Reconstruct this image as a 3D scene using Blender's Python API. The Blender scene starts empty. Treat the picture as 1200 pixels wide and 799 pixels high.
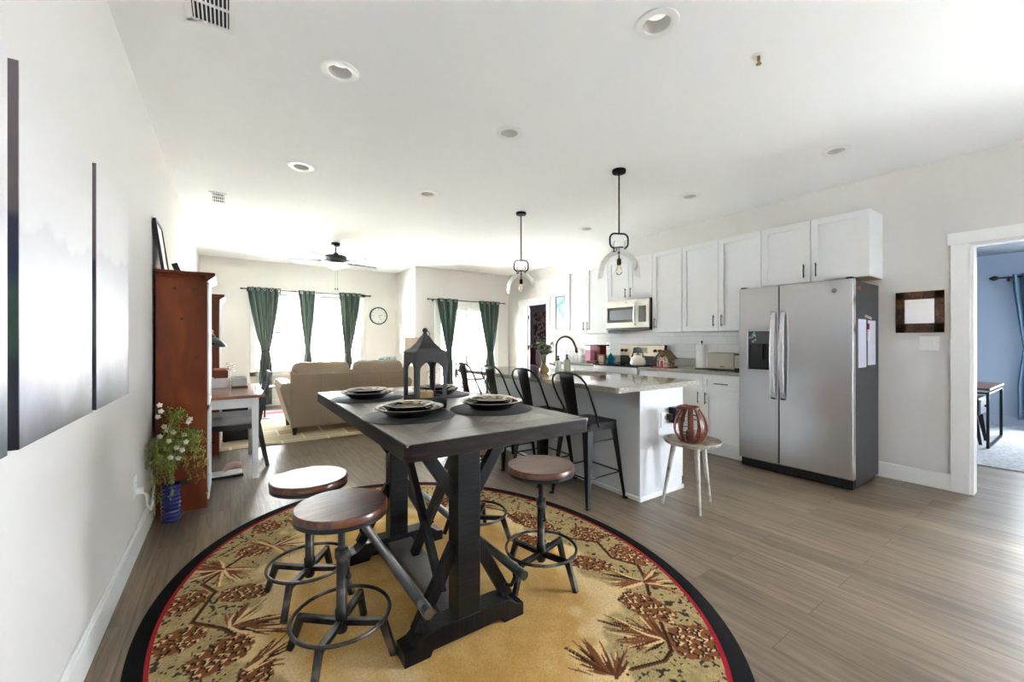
import bpy, math, random
import numpy as np
from mathutils import Vector, Matrix
random.seed(7)
PI = math.pi
S = bpy.context.scene
C = S.collection

# ------------------------------------------------------------------ camera, world, exposure
YAW = math.atan(330 / 480)
cd = bpy.data.cameras.new('camera'); cam = bpy.data.objects.new('camera', cd); C.objects.link(cam)
cam.location = (0, 0, 1.24); cam.rotation_euler = (PI / 2, 0, -YAW)
cd.sensor_width = 36; cd.lens = 36 * 480 / 1200; cd.clip_start = .03; cd.clip_end = 200
S.camera = cam
S.view_settings.view_transform = 'Standard'; S.view_settings.look = 'None'
S.view_settings.gamma = 1; S.view_settings.use_curve_mapping = False
S.view_settings.exposure = 2.6
W = bpy.data.worlds.new('sky'); S.world = W; W.use_nodes = True
bg = W.node_tree.nodes['Background']
bg.inputs[0].default_value = (.84, .92, 1, 1); bg.inputs[1].default_value = 10.5
S.cycles.max_bounces = 10; S.cycles.diffuse_bounces = 6; S.cycles.glossy_bounces = 4
S.cycles.transparent_max_bounces = 16; S.cycles.sample_clamp_indirect = 12
S.cycles.caustics_reflective = False; S.cycles.caustics_refractive = False

sl = bpy.data.lights.new('sun', 'SUN'); sl.energy = 250; sl.angle = .01; sl.color = (.95, .98, 1)
so = bpy.data.objects.new('sun', sl); C.objects.link(so); so.rotation_euler = Vector((.10, -.22, 1)).to_track_quat('Z', 'Y').to_euler()
def portal(loc, rot, sx, sy):
    l = bpy.data.lights.new('window_portal', 'AREA'); l.shape = 'RECTANGLE'; l.size = sx; l.size_y = sy
    l.cycles.is_portal = True
    o = bpy.data.objects.new('window_portal', l); o.location = loc; o.rotation_euler = rot; C.objects.link(o)
portal((1.34, 9.22, 1.4), (-PI / 2, 0, 0), 1.9, 1.5)
portal((4.28, 8.1, 1.0), (-PI / 2, 0, 0), 1.33, 2.0)
portal((9.5, .12, 1.35), (0, PI / 2, 0), 1.7, 1.0)
portal((8.2, 6.6, 1.5), (0, PI / 2, 0), 1.0, 1.2)
portal((5.1, -1.5, 1.18), (0, PI / 2, 0), 1.55, 1.6)

# ------------------------------------------------------------------ materials
def srgb(c):
    if isinstance(c, str):
        c = [int(c[i:i + 2], 16) / 255 for i in (0, 2, 4)]
        return tuple(((v + .055) / 1.055) ** 2.4 if v > .04045 else v / 12.92 for v in c) + (1,)
    return tuple(c) + (1,)
MC = {}
def mat(name, col, rough=.5, metal=0, var=.06, scale=6, bump=0, bscale=60, stretch=(1, 1, 1), emit=0, spec=.5, coat=0, sheen=0):
    if name in MC: return MC[name]
    m = bpy.data.materials.new(name); m.use_nodes = True; nt = m.node_tree; N = nt.nodes; L = nt.links
    b = N['Principled BSDF']; b.inputs['Roughness'].default_value = rough; b.inputs['Metallic'].default_value = metal
    b.inputs['Specular IOR Level'].default_value = spec; b.inputs['Coat Weight'].default_value = coat
    b.inputs['Sheen Weight'].default_value = sheen
    c = srgb(col)
    tc = N.new('ShaderNodeTexCoord'); mp = N.new('ShaderNodeMapping'); mp.inputs['Scale'].default_value = stretch
    L.new(tc.outputs['Object'], mp.inputs[0])
    n = N.new('ShaderNodeTexNoise'); n.inputs['Scale'].default_value = scale; n.inputs['Detail'].default_value = 5
    L.new(mp.outputs[0], n.inputs['Vector'])
    r = N.new('ShaderNodeMix'); r.data_type = 'RGBA'
    r.inputs[6].default_value = tuple(max(0, v * (1 - var * 2)) for v in c[:3]) + (1,)
    r.inputs[7].default_value = tuple(min(1, v * (1 + var * 2)) for v in c[:3]) + (1,)
    L.new(n.outputs[0], r.inputs[0]); L.new(r.outputs[2], b.inputs['Base Color'])
    if bump:
        n2 = N.new('ShaderNodeTexNoise'); n2.inputs['Scale'].default_value = bscale; n2.inputs['Detail'].default_value = 4
        L.new(mp.outputs[0], n2.inputs['Vector'])
        bu = N.new('ShaderNodeBump'); bu.inputs['Strength'].default_value = bump; bu.inputs['Distance'].default_value = .004
        L.new(n2.outputs[0], bu.inputs['Height']); L.new(bu.outputs[0], b.inputs['Normal'])
    if emit:
        b.inputs['Emission Color'].default_value = c; b.inputs['Emission Strength'].default_value = emit
    MC[name] = m; return m

def ramp_mat(name, stops, rough=.5, scale=3, stretch=(1, 1, 1), detail=6, dist=0, bump=.1, kind='noise', metal=0, coat=0, rvar=0, spec=.5):
    """noise through a colour ramp: wood, stone and worn paint"""
    if name in MC: return MC[name]
    m = bpy.data.materials.new(name); m.use_nodes = True; nt = m.node_tree; N = nt.nodes; L = nt.links
    b = N['Principled BSDF']; b.inputs['Roughness'].default_value = rough; b.inputs['Metallic'].default_value = metal
    b.inputs['Coat Weight'].default_value = coat; b.inputs['Specular IOR Level'].default_value = spec
    tc = N.new('ShaderNodeTexCoord'); mp = N.new('ShaderNodeMapping'); mp.inputs['Scale'].default_value = stretch
    L.new(tc.outputs['Object'], mp.inputs[0])
    if kind == 'voronoi':
        n = N.new('ShaderNodeTexVoronoi'); n.inputs['Scale'].default_value = scale; out = n.outputs['Color']
    else:
        n = N.new('ShaderNodeTexNoise'); n.inputs['Scale'].default_value = scale; n.inputs['Detail'].default_value = detail
        n.inputs['Distortion'].default_value = dist; out = n.outputs[0]
    L.new(mp.outputs[0], n.inputs['Vector'])
    cr = N.new('ShaderNodeValToRGB'); e = cr.color_ramp.elements
    e[0].position = stops[0][0]; e[0].color = srgb(stops[0][1]); e[1].position = stops[-1][0]; e[1].color = srgb(stops[-1][1])
    for p, c in stops[1:-1]:
        k = e.new(p); k.color = srgb(c)
    L.new(out, cr.inputs[0]); L.new(cr.outputs[0], b.inputs['Base Color'])
    if bump:
        bu = N.new('ShaderNodeBump'); bu.inputs['Strength'].default_value = bump; bu.inputs['Distance'].default_value = .003
        L.new(out, bu.inputs['Height']); L.new(bu.outputs[0], b.inputs['Normal'])
    if rvar:
        mr = N.new('ShaderNodeMapRange'); mr.inputs[3].default_value = rough - rvar; mr.inputs[4].default_value = rough + rvar
        L.new(out, mr.inputs[0]); L.new(mr.outputs[0], b.inputs['Roughness'])
    MC[name] = m; return m

def plank_mat(name, cols, length, width, axis='Y', rough=.4, mortar='3a3028', grain=.5, msize=.004, bump=.15, offset=.37, graincol=(.72, .72, .72), rot=0):
    if name in MC: return MC[name]
    m = bpy.data.materials.new(name); m.use_nodes = True; nt = m.node_tree; N = nt.nodes; L = nt.links
    b = N['Principled BSDF']; b.inputs['Roughness'].default_value = rough
    tc = N.new('ShaderNodeTexCoord'); sp = N.new('ShaderNodeSeparateXYZ'); cb = N.new('ShaderNodeCombineXYZ')
    src = tc.outputs['Object']
    if rot:
        mr = N.new('ShaderNodeMapping'); mr.inputs['Rotation'].default_value[2] = rot; L.new(src, mr.inputs[0]); src = mr.outputs[0]
    L.new(src, sp.inputs[0])
    a, c = {'Y': (1, 0), 'X': (0, 1), 'YZ': (1, 2), 'XZ': (0, 2)}[axis]
    L.new(sp.outputs[a], cb.inputs[0]); L.new(sp.outputs[c], cb.inputs[1])
    br = N.new('ShaderNodeTexBrick'); br.inputs['Scale'].default_value = 1
    br.inputs['Brick Width'].default_value = length; br.inputs['Row Height'].default_value = width
    br.inputs['Mortar Size'].default_value = msize; br.inputs['Mortar Smooth'].default_value = .3
    br.inputs['Color1'].default_value = (0, 0, 0, 1); br.inputs['Color2'].default_value = (1, 1, 1, 1)
    br.inputs['Mortar'].default_value = (.5, .5, .5, 1); br.offset = offset; br.offset_frequency = 2
    L.new(cb.outputs[0], br.inputs['Vector'])
    cr = N.new('ShaderNodeValToRGB'); e = cr.color_ramp.elements
    e[0].position = 0; e[0].color = srgb(cols[0]); e[1].position = 1; e[1].color = srgb(cols[-1])
    for i, cc in enumerate(cols[1:-1]):
        k = e.new((i + 1) / (len(cols) - 1)); k.color = srgb(cc)
    L.new(br.outputs['Color'], cr.inputs[0])
    mp = N.new('ShaderNodeMapping'); mp.inputs['Scale'].default_value = (1.6, 26, 1); L.new(cb.outputs[0], mp.inputs[0])
    # shift the grain from plank to plank
    ad = N.new('ShaderNodeVectorMath'); ad.operation = 'ADD'; L.new(mp.outputs[0], ad.inputs[0])
    sc = N.new('ShaderNodeVectorMath'); sc.operation = 'SCALE'; sc.inputs['Scale'].default_value = 37; L.new(br.outputs['Color'], sc.inputs[0]); L.new(sc.outputs[0], ad.inputs[1])
    n = N.new('ShaderNodeTexNoise'); n.inputs['Scale'].default_value = 1.4; n.inputs['Detail'].default_value = 8; n.inputs['Roughness'].default_value = .65
    n.inputs['Distortion'].default_value = .6
    L.new(ad.outputs[0], n.inputs['Vector'])
    g = N.new('ShaderNodeValToRGB'); g.color_ramp.elements[0].position = .36; g.color_ramp.elements[0].color = graincol + (1,)
    g.color_ramp.elements[1].position = .62; g.color_ramp.elements[1].color = (1.06, 1.06, 1.06, 1)
    L.new(n.outputs[0], g.inputs[0])
    mx = N.new('ShaderNodeMix'); mx.data_type = 'RGBA'; mx.blend_type = 'MULTIPLY'; mx.inputs[0].default_value = grain
    L.new(cr.outputs[0], mx.inputs[6]); L.new(g.outputs[0], mx.inputs[7])
    m2 = N.new('ShaderNodeMix'); m2.data_type = 'RGBA'; m2.inputs[7].default_value = srgb(mortar)
    L.new(br.outputs['Fac'], m2.inputs[0]); L.new(mx.outputs[2], m2.inputs[6]); L.new(m2.outputs[2], b.inputs['Base Color'])
    bu = N.new('ShaderNodeBump'); bu.inputs['Strength'].default_value = bump; bu.inputs['Distance'].default_value = .002
    L.new(n.outputs[0], bu.inputs['Height'])
    bu2 = N.new('ShaderNodeBump'); bu2.invert = True; bu2.inputs['Strength'].default_value = .5; bu2.inputs['Distance'].default_value = .002
    L.new(br.outputs['Fac'], bu2.inputs['Height']); L.new(bu.outputs[0], bu2.inputs['Normal']); L.new(bu2.outputs[0], b.inputs['Normal'])
    MC[name] = m; return m

def glass_mat(name, tint=(1, 1, 1), gloss=.12, fres=True, rough=0.0):
    if name in MC: return MC[name]
    m = bpy.data.materials.new(name); m.use_nodes = True; nt = m.node_tree; N = nt.nodes; L = nt.links
    N.remove(N['Principled BSDF']); o = N['Material Output']
    t = N.new('ShaderNodeBsdfTransparent'); t.inputs[0].default_value = tint + (1,)
    g = N.new('ShaderNodeBsdfGlossy'); g.inputs['Roughness'].default_value = rough
    mx = N.new('ShaderNodeMixShader')
    lw = N.new('ShaderNodeLayerWeight'); lw.inputs[0].default_value = gloss
    L.new(lw.outputs['Facing' if not fres else 'Fresnel'], mx.inputs[0]); L.new(t.outputs[0], mx.inputs[1]); L.new(g.outputs[0], mx.inputs[2]); L.new(mx.outputs[0], o.inputs[0])
    MC[name] = m; return m

def sheer_mat(name, col, alpha):
    if name in MC: return MC[name]
    m = bpy.data.materials.new(name); m.use_nodes = True; nt = m.node_tree; N = nt.nodes; L = nt.links
    N.remove(N['Principled BSDF']); o = N['Material Output']
    t = N.new('ShaderNodeBsdfTransparent'); d = N.new('ShaderNodeBsdfDiffuse'); d.inputs[0].default_value = srgb(col)
    tl = N.new('ShaderNodeBsdfTranslucent'); tl.inputs[0].default_value = srgb(col)
    a = N.new('ShaderNodeMixShader'); a.inputs[0].default_value = .45; L.new(d.outputs[0], a.inputs[1]); L.new(tl.outputs[0], a.inputs[2])
    mx = N.new('ShaderNodeMixShader'); mx.inputs[0].default_value = alpha
    L.new(t.outputs[0], mx.inputs[1]); L.new(a.outputs[0], mx.inputs[2]); L.new(mx.outputs[0], o.inputs[0])
    MC[name] = m; return m

WALL = mat('wall_paint', 'd6d3cf', .85, var=.01, scale=2, bump=.03, bscale=250)
CEIL = mat('ceiling_paint', 'f2f3f3', .9, var=.01, scale=2)
TRIM = mat('white_trim', 'ebebe9', .45, var=.01)
FLOOR = plank_mat('plank_floor', ['6f6050', '7d6d5b', '756554', '86745f', '796957'], 1.22, .18, 'Y', .36, mortar='40372f', grain=1.0, msize=.0016, graincol=(.55, .53, .51))
CAB = mat('cabinet_paint', 'dddedf', .38, var=.01)
ISL = mat('island_paint', 'd4d8dd', .5, var=.01)
BLACK = mat('black_metal', '141416', .38, .7, var=.2, scale=9)
SATIN = mat('satin_black', '17171a', .35, .2, var=.15, scale=9)
STEEL = mat('brushed_steel', 'd2d2d4', .24, 1, var=.04, scale=14, stretch=(1, 1, 60), bump=.06, bscale=30)
CHROME = mat('chrome', 'd8d8d8', .12, 1, var=.01)
WHITE = mat('white_plastic', 'ececea', .4, var=.01)
GRANITE = ramp_mat('granite', [(.1, '5b564e'), (.32, '857f75'), (.5, 'aaa499'), (.75, 'bfbab0'), (.95, '777067')], .07, 300, kind='voronoi', bump=0, spec=.6)
GRANITE2 = GRANITE
IRON = ramp_mat('worn_iron', [(.35, '1c1b1b'), (.55, '413e3c'), (.72, '807970')], .36, 9, (1, 1, 1), 8, bump=.25, metal=.75)
BWOOD = ramp_mat('black_sawn_wood', [(.3, '060607'), (.55, '0f0f11'), (.8, '262120')], .36, 10, (6, 6, 1), 8, bump=.5, spec=.25)
BWOODZ = ramp_mat('black_sawn_post', [(.3, '060607'), (.55, '0f0f11'), (.8, '211f1f')], .36, 7, (1, 1, 14), 8, bump=.6, spec=.25)
PINE = ramp_mat('red_pine', [(.25, '411907'), (.5, '642a0c'), (.75, '7e3c15')], .5, 3, (1.5, 5, .5), 6, .8, bump=.05, spec=.3)
SEATW = ramp_mat('seat_wood', [(.25, '2b140b'), (.45, '512813'), (.62, '6c3d20'), (.8, '3f2010')], .3, 5, (.9, 11, 3), 7, .4, bump=.12, coat=.35)
OAK = ramp_mat('pale_oak', [(.3, '8a6848'), (.6, 'ab8763')], .4, 4, (6, 1, 1), 6, .4, bump=.05)
LEATHER = mat('taupe_leather', '8d7a64', .42, 0, var=.06, scale=5, bump=.2, bscale=40)
LEATH2 = mat('cream_leather', 'cdbfae', .45, 0, var=.05, scale=5, bump=.2, bscale=40)
GREEN = mat('green_velvet', '1a3b2e', .55, 0, var=.25, scale=4, sheen=.6, stretch=(6, 6, .4))
GLASS = glass_mat('window_glass', gloss=.08)
CLEAR = glass_mat('clear_glass', tint=(.985, .99, .99), gloss=.22)
DARKG = mat('dark_glass', '0c0d10', .06, 0, var=.02, spec=.8)

# ------------------------------------------------------------------ mesh builder
class MB:
    def __init__(s): s.v = []; s.f = []; s.m = []; s.sm = []; s.mi = 0; s.sf = False
    def add(s, vs, fs, smooth=None):
        o = len(s.v); s.v += [tuple(v) for v in vs]
        for f in fs:
            s.f.append([i + o for i in f]); s.m.append(s.mi); s.sm.append(s.sf if smooth is None else smooth)
        return s
    def box(s, x0, x1, y0, y1, z0, z1):
        v = [(x, y, z) for z in (z0, z1) for y in (y0, y1) for x in (x0, x1)]
        return s.add(v, [(0, 2, 3, 1), (4, 5, 7, 6), (0, 1, 5, 4), (2, 6, 7, 3), (0, 4, 6, 2), (1, 3, 7, 5)], False)
    def beam(s, a, b, w, t, up=(0, 0, 1)):
        """a bar of section w x t from a to b"""
        a, b = Vector(a), Vector(b); d = (b - a).normalized(); u = Vector(up)
        if abs(d.dot(u)) > .98: u = Vector((1, 0, 0))
        x = d.cross(u).normalized(); y = x.cross(d)
        v = [p + x * i * w / 2 + y * j * t / 2 for p in (a, b) for i, j in ((-1, -1), (1, -1), (1, 1), (-1, 1))]
        return s.add(v, [(0, 1, 2, 3), (7, 6, 5, 4), (0, 4, 5, 1), (1, 5, 6, 2), (2, 6, 7, 3), (3, 7, 4, 0)], False)
    def taper(s, a, b, wa, wb, ta=None, tb=None, up=(0, 1, 0)):
        a, b = Vector(a), Vector(b); d = (b - a).normalized(); x = d.cross(Vector(up)).normalized(); y = x.cross(d)
        ta = wa if ta is None else ta; tb = wb if tb is None else tb
        v = [p + x * i * w / 2 + y * j * t / 2 for p, w, t in ((a, wa, ta), (b, wb, tb)) for i, j in ((-1, -1), (1, -1), (1, 1), (-1, 1))]
        return s.add(v, [(0, 1, 2, 3), (7, 6, 5, 4), (0, 4, 5, 1), (1, 5, 6, 2), (2, 6, 7, 3), (3, 7, 4, 0)], False)
    def lathe(s, prof, c=(0, 0, 0), n=32, cap=True, axis='Z'):
        vs = []; c = Vector(c)
        for r, z in prof:
            for i in range(n):
                a = 2 * PI * i / n; p = (r * math.cos(a), r * math.sin(a), z)
                if axis == 'X': p = (p[2], p[0], p[1])
                if axis == 'Y': p = (p[1], p[2], p[0])
                vs.append(c + Vector(p))
        fs = [(k * n + i, k * n + (i + 1) % n, (k + 1) * n + (i + 1) % n, (k + 1) * n + i) for k in range(len(prof) - 1) for i in range(n)]
        s.add(vs, fs, True)
        if cap:
            m = len(prof) - 1
            s.add(vs[:n], [list(range(n))[::-1]], False); s.add(vs[m * n:], [list(range(n))], False)
        return s
    def cyl(s, a, b, r0, r1=None, n=16, cap=True):
        return s.tube([a, b], [r0, r0 if r1 is None else r1], n, cap)
    def tube(s, pts, r, n=10, cap=True, closed=False):
        pts = [Vector(p) for p in pts]; k = len(pts); rs = r if isinstance(r, (list, tuple)) else [r] * k
        vs = []; pu = None
        for i, p in enumerate(pts):
            if closed: d = pts[(i + 1) % k] - pts[i - 1]
            else: d = pts[min(i + 1, k - 1)] - pts[max(i - 1, 0)]
            d.normalize()
            if pu is None:
                pu = Vector((0, 0, 1)) if abs(d.z) < .9 else Vector((1, 0, 0))
            x = d.cross(pu).normalized(); y = x.cross(d).normalized(); pu = y
            for j in range(n):
                a = 2 * PI * j / n; vs.append(p + (x * math.cos(a) + y * math.sin(a)) * rs[i])
        K = k if closed else k - 1
        fs = [(i * n + j, i * n + (j + 1) % n, ((i + 1) % k) * n + (j + 1) % n, ((i + 1) % k) * n + j) for i in range(K) for j in range(n)]
        s.add(vs, fs, True)
        if cap and not closed:
            s.add(vs[:n], [list(range(n))[::-1]], False); s.add(vs[(k - 1) * n:], [list(range(n))], False)
        return s
    def ring(s, c, R, r, n=40, m=10, axis='Z'):
        pts = []
        for i in range(n):
            a = 2 * PI * i / n; p = (R * math.cos(a), R * math.sin(a), 0)
            if axis == 'X': p = (0, p[0], p[1])
            if axis == 'Y': p = (p[0], 0, p[1])
            pts.append(Vector(c) + Vector(p))
        # fixed-normal torus keeps the section round
        vs = []
        for i, p in enumerate(pts):
            o = (p - Vector(c)).normalized(); ax = {'Z': Vector((0, 0, 1)), 'X': Vector((1, 0, 0)), 'Y': Vector((0, 1, 0))}[axis]
            for j in range(m):
                a = 2 * PI * j / m; vs.append(p + o * r * math.cos(a) + ax * r * math.sin(a))
        return s.add(vs, [(i * m + j, ((i + 1) % n) * m + j, ((i + 1) % n) * m + (j + 1) % m, i * m + (j + 1) % m) for i in range(n) for j in range(m)], True)
    def prism(s, poly, a0, a1, plane='XZ'):
        """polygon in a plane, extruded along the third axis from a0 to a1"""
        def P(p, a):
            return {'XZ': (p[0], a, p[1]), 'YZ': (a, p[0], p[1]), 'XY': (p[0], p[1], a)}[plane]
        n = len(poly); vs = [P(p, a0) for p in poly] + [P(p, a1) for p in poly]
        return s.add(vs, [list(range(n)), list(range(2 * n - 1, n - 1, -1))] + [(i, i + n, (i + 1) % n + n, (i + 1) % n) for i in range(n)], False)
    def sphere(s, c, r, n=16, m=10, sc=(1, 1, 1)):
        vs = [(c[0], c[1], c[2] - r * sc[2])]
        for k in range(1, m):
            t = -PI / 2 + PI * k / m
            for i in range(n):
                a = 2 * PI * i / n
                vs.append((c[0] + r * sc[0] * math.cos(t) * math.cos(a), c[1] + r * sc[1] * math.cos(t) * math.sin(a), c[2] + r * sc[2] * math.sin(t)))
        vs.append((c[0], c[1], c[2] + r * sc[2])); e = len(vs) - 1
        fs = [(0, 1 + (i + 1) % n, 1 + i) for i in range(n)]
        fs += [(1 + k * n + i, 1 + k * n + (i + 1) % n, 1 + (k + 1) * n + (i + 1) % n, 1 + (k + 1) * n + i) for k in range(m - 2) for i in range(n)]
        fs += [(1 + (m - 2) * n + i, 1 + (m - 2) * n + (i + 1) % n, e) for i in range(n)]
        return s.add(vs, fs, True)
    def grid(s, fn, nu, nv, smooth=True, closed_u=False):
        vs = [fn(i / (nu if closed_u else nu - 1), j / (nv - 1)) for j in range(nv) for i in range(nu)]
        U = nu if closed_u else nu - 1
        return s.add(vs, [(j * nu + i, j * nu + (i + 1) % nu, (j + 1) * nu + (i + 1) % nu, (j + 1) * nu + i) for j in range(nv - 1) for i in range(U)], smooth)
    def build(s, name, mats, parent=None, bevel=0, solid=0, sub=0, smooth=False, seg=2):
        me = bpy.data.meshes.new(name)
        off = Vector((0, 0, 0)); p = parent
        while p is not None: off += p.location; p = p.parent
        me.from_pydata([tuple(Vector(v) - off) for v in s.v], [], s.f)
        for m in (mats if isinstance(mats, (list, tuple)) else [mats]): me.materials.append(m)
        me.polygons.foreach_set('material_index', s.m)
        me.polygons.foreach_set('use_smooth', [True] * len(s.m) if smooth else s.sm); me.update()
        if any(s.sm): me.set_sharp_from_angle(angle=.75)
        o = bpy.data.objects.new(name, me); C.objects.link(o)
        if parent is not None: o.parent = parent
        if solid:
            q = o.modifiers.new('solid', 'SOLIDIFY'); q.thickness = solid; q.offset = 0
        if bevel:
            q = o.modifiers.new('bevel', 'BEVEL'); q.width = bevel; q.segments = seg; q.limit_method = 'ANGLE'; q.angle_limit = .6
        if sub:
            q = o.modifiers.new('sub', 'SUBSURF'); q.levels = sub; q.render_levels = sub
        return o

def T(name, label, cat, loc=(0, 0, 0), group=None):
    o = bpy.data.objects.new(name, None); C.objects.link(o); o.location = loc; o.empty_display_size = .1
    o['label'] = label; o['category'] = cat
    if group: o['group'] = group
    return o
def tag(o, label, cat, group=None):
    o['label'] = label; o['category'] = cat
    if group: o['group'] = group
    return o
def struct(o): o['kind'] = 'structure'; return o
def dup(o, loc, rz, label, parent=None):
    def rec(a, par):
        c = a.copy(); C.objects.link(c); c.parent = par
        for ch in a.children: rec(ch, c)
        return c
    r = rec(o, None); r.location = loc; r.rotation_euler = (0, 0, rz); r['label'] = label; return r
def roundrect(x0, x1, z0, z1, r, n=5):
    out = []
    for cx, cz, a0 in ((x1 - r, z1 - r, 0), (x0 + r, z1 - r, PI / 2), (x0 + r, z0 + r, PI), (x1 - r, z0 + r, 1.5 * PI)):
        for i in range(n + 1):
            a = a0 + PI / 2 * i / n; out.append((cx + r * math.cos(a), cz + r * math.sin(a)))
    return out

# ------------------------------------------------------------------ room shell
XL, XK, XF, YB1, YB2, XJ, YR, HC = -.455, 4.92, 5.36, 9.07, 7.95, 3.08, -2.4, 2.76
def wall(name, plane, a0, a1, t0, t1, holes=(), z0=0, z1=HC, m=WALL):
    """plane 'X': the wall runs along Y (a) with thickness in X (t); plane 'Y' the other way"""
    b = MB()
    def bx(p0, p1, q0, q1):
        if p1 - p0 < 1e-4 or q1 - q0 < 1e-4: return
        b.box(t0, t1, p0, p1, q0, q1) if plane == 'X' else b.box(p0, p1, t0, t1, q0, q1)
    cur = a0
    for h in sorted(holes):
        bx(cur, h[0], z0, z1); bx(h[0], h[1], z0, h[2]); bx(h[0], h[1], h[3], z1); cur = h[1]
    bx(cur, a1, z0, z1)
    return struct(b.build(name, m))
WIN = (.39, 2.29, .66, 2.15); SLD = (3.60, 4.97, 0, 2.0)
wall('wall_left', 'X', YR, YB1, XL - .12, XL)
wall('wall_back', 'Y', XL - .12, XJ + .12, YB1, YB1 + .12, [WIN])
wall('wall_jog', 'X', YB2 + .12, YB1, XJ, XJ + .12)
wall('wall_back_right', 'Y', XJ, XF + .12, YB2, YB2 + .12, [SLD])
wall('wall_right_far', 'X', 5.49, YB2, XF, XF + .12, [(6.53, 7.39, 0, 2.04)])
wall('wall_right_return', 'Y', XK + .12, XF + .12, 5.37, 5.49)
wall('wall_right', 'X', YR, 5.49, XK, XK + .12, [(-2.3, -.7, .4, 1.95), (-.29, .628, 0, 2.03)])
wall('wall_rear', 'Y', XL - .12, XK + .12, YR - .12, YR)
b = MB(); b.box(XL - .12, XF + .12, YR - .12, YB1 + .12, HC, HC + .1); 
cut = MB()
LP = ((1.685, 1.224), (.51, 2.454), (1.682, 2.48), (.508, 3.98), (1.677, 3.98), (3.99, 1.231), (3.983, 2.485), (3.972, 4.002))
for x, y in LP: cut.cyl((x, y, HC - .02), (x, y, HC + .07), .0635, n=40)
ce = b.build('ceiling', CEIL); ct = cut.build('cutter', CEIL); import bmesh; b_ = bmesh.new(); b_.from_mesh(ct.data); bmesh.ops.remove_doubles(b_, verts=b_.verts, dist=1e-5); bmesh.ops.recalc_face_normals(b_, faces=b_.faces); b_.to_mesh(ct.data); b_.free(); b_ = bmesh.new(); b_.from_mesh(ce.data); bmesh.ops.recalc_face_normals(b_, faces=b_.faces); b_.to_mesh(ce.data); b_.free(); bm_ = ce.modifiers.new('holes', 'BOOLEAN'); bm_.object = ct; bm_.operation = 'DIFFERENCE'
me_ = bpy.data.meshes.new_from_object(ce.evaluated_get(bpy.context.evaluated_depsgraph_get())); ce.modifiers.clear(); ce.data = me_; bpy.data.objects.remove(ct); struct(ce)
b = MB(); b.box(XL - .12, XK + .12, YR - .12, YB1 + .12, -.1, 0); b.box(XK + .12, 6.15, -.5, 3.1, -.1, 0); b.box(XK + .12, 8.1, 5.37, 11, -.1, 0)
struct(b.build('floor', FLOOR))
def base(name, boxes):
    b = MB()
    for q in boxes: b.box(*q)
    return struct(b.build(name, TRIM, bevel=.004))
BH, BT = .135, .016
base('baseboard_left', [(XL, XL + BT, YR, YB1, 0, BH)])
base('baseboard_back', [(XL, XJ, YB1 - BT, YB1, 0, BH), (XJ, SLD[0] - .1, YB2 - BT, YB2, 0, BH), (SLD[1] + .1, XF, YB2 - BT, YB2, 0, BH)])
base('baseboard_right', [(XK - BT, XK, .735, 1.9, 0, BH), (XF - BT, XF, 7.49, YB2, 0, BH), (XF - BT, XF, 5.49, 6.43, 0, BH), (XK - BT, XK, YR, -.4, 0, BH)])
b = MB(); b.box(XL, XL + .012, YR, YB1, BH, BH + .018); struct(b.build('trim_1', TRIM, bevel=.004))
# casing of the right doorway
b = MB(); b.box(XK - .02, XK, .628, .737, 0, 2.03); b.box(XK - .02, XK, -.4, -.29, 0, 2.03)
b.box(XK - .026, XK, -.42, .755, 2.03, 2.125); b.box(XK - .005, XK + .125, .608, .628, 0, 2.03); b.box(XK - .005, XK + .125, -.29, .628, 2.01, 2.03)
struct(b.build('trim_2', TRIM, bevel=.002))
# casing of the far doorway
b = MB(); b.box(XF - .02, XF, 7.39, 7.50, 0, 2.04); b.box(XF - .02, XF, 6.42, 6.53, 0, 2.04); b.box(XF - .026, XF, 6.40, 7.52, 2.04, 2.15)
b.box(XF - .005, XF + .125, 7.37, 7.39, 0, 2.04); b.box(XF - .005, XF + .125, 6.53, 6.55, 0, 2.04); b.box(XF - .005, XF + .125, 6.53, 7.39, 2.02, 2.04)
struct(b.build('trim_3', TRIM, bevel=.002))
# far door leaf swung into the dark room
d = MB(); d.box(.02, .82, -.02, .02, .01, 2.02)
for z0, z1 in ((.25, .95), (1.1, 1.85)): d.box(.14, .70, -.028, -.02, z0, z1)
dr = struct(d.build('door_2', TRIM, bevel=.003))
for zz in (.35, 1.05, 1.72):
    h = MB(); h.box(-.03, .022, -.025, -.012, zz, zz + .09); h.cyl((-.004, -.028, zz - .005), (-.004, -.028, zz + .095), .009); h.build('hinge', BLACK, dr)
dr.location = (XF + .125, 7.355, 0); dr.rotation_euler = (0, 0, math.radians(51))
# window of the back wall (two double-hung units)
def window_unit(name, x0, x1, z0, z1, y, rail=True):
    f = MB(); t = .05
    f.box(x0, x0 + t, y, y + .07, z0, z1); f.box(x1 - t, x1, y, y + .07, z0, z1); f.box(x0, x1, y, y + .07, z0, z0 + t); f.box(x0, x1, y, y + .07, z1 - t, z1)
    if rail: f.box(x0 + t, x1 - t, y + .01, y + .06, (z0 + z1) / 2 - .025, (z0 + z1) / 2 + .03)
    w = struct(f.build(name, TRIM, bevel=.004))
    g = MB(); g.box(x0 + t, x1 - t, y + .033, y + .037, z0 + t, z1 - t); g.build('pane', GLASS, w)
    return w
w1 = window_unit('window_1', WIN[0], 1.30, WIN[2], WIN[3], YB1 + .03)
g = MB(); g.box(.83, .845, YB1 + .045, YB1 + .06, 1.45, 2.1); g.build('muntin', TRIM, w1)
w2 = window_unit('window_2', 1.38, WIN[1], WIN[2], WIN[3], YB1 + .03, True)
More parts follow.
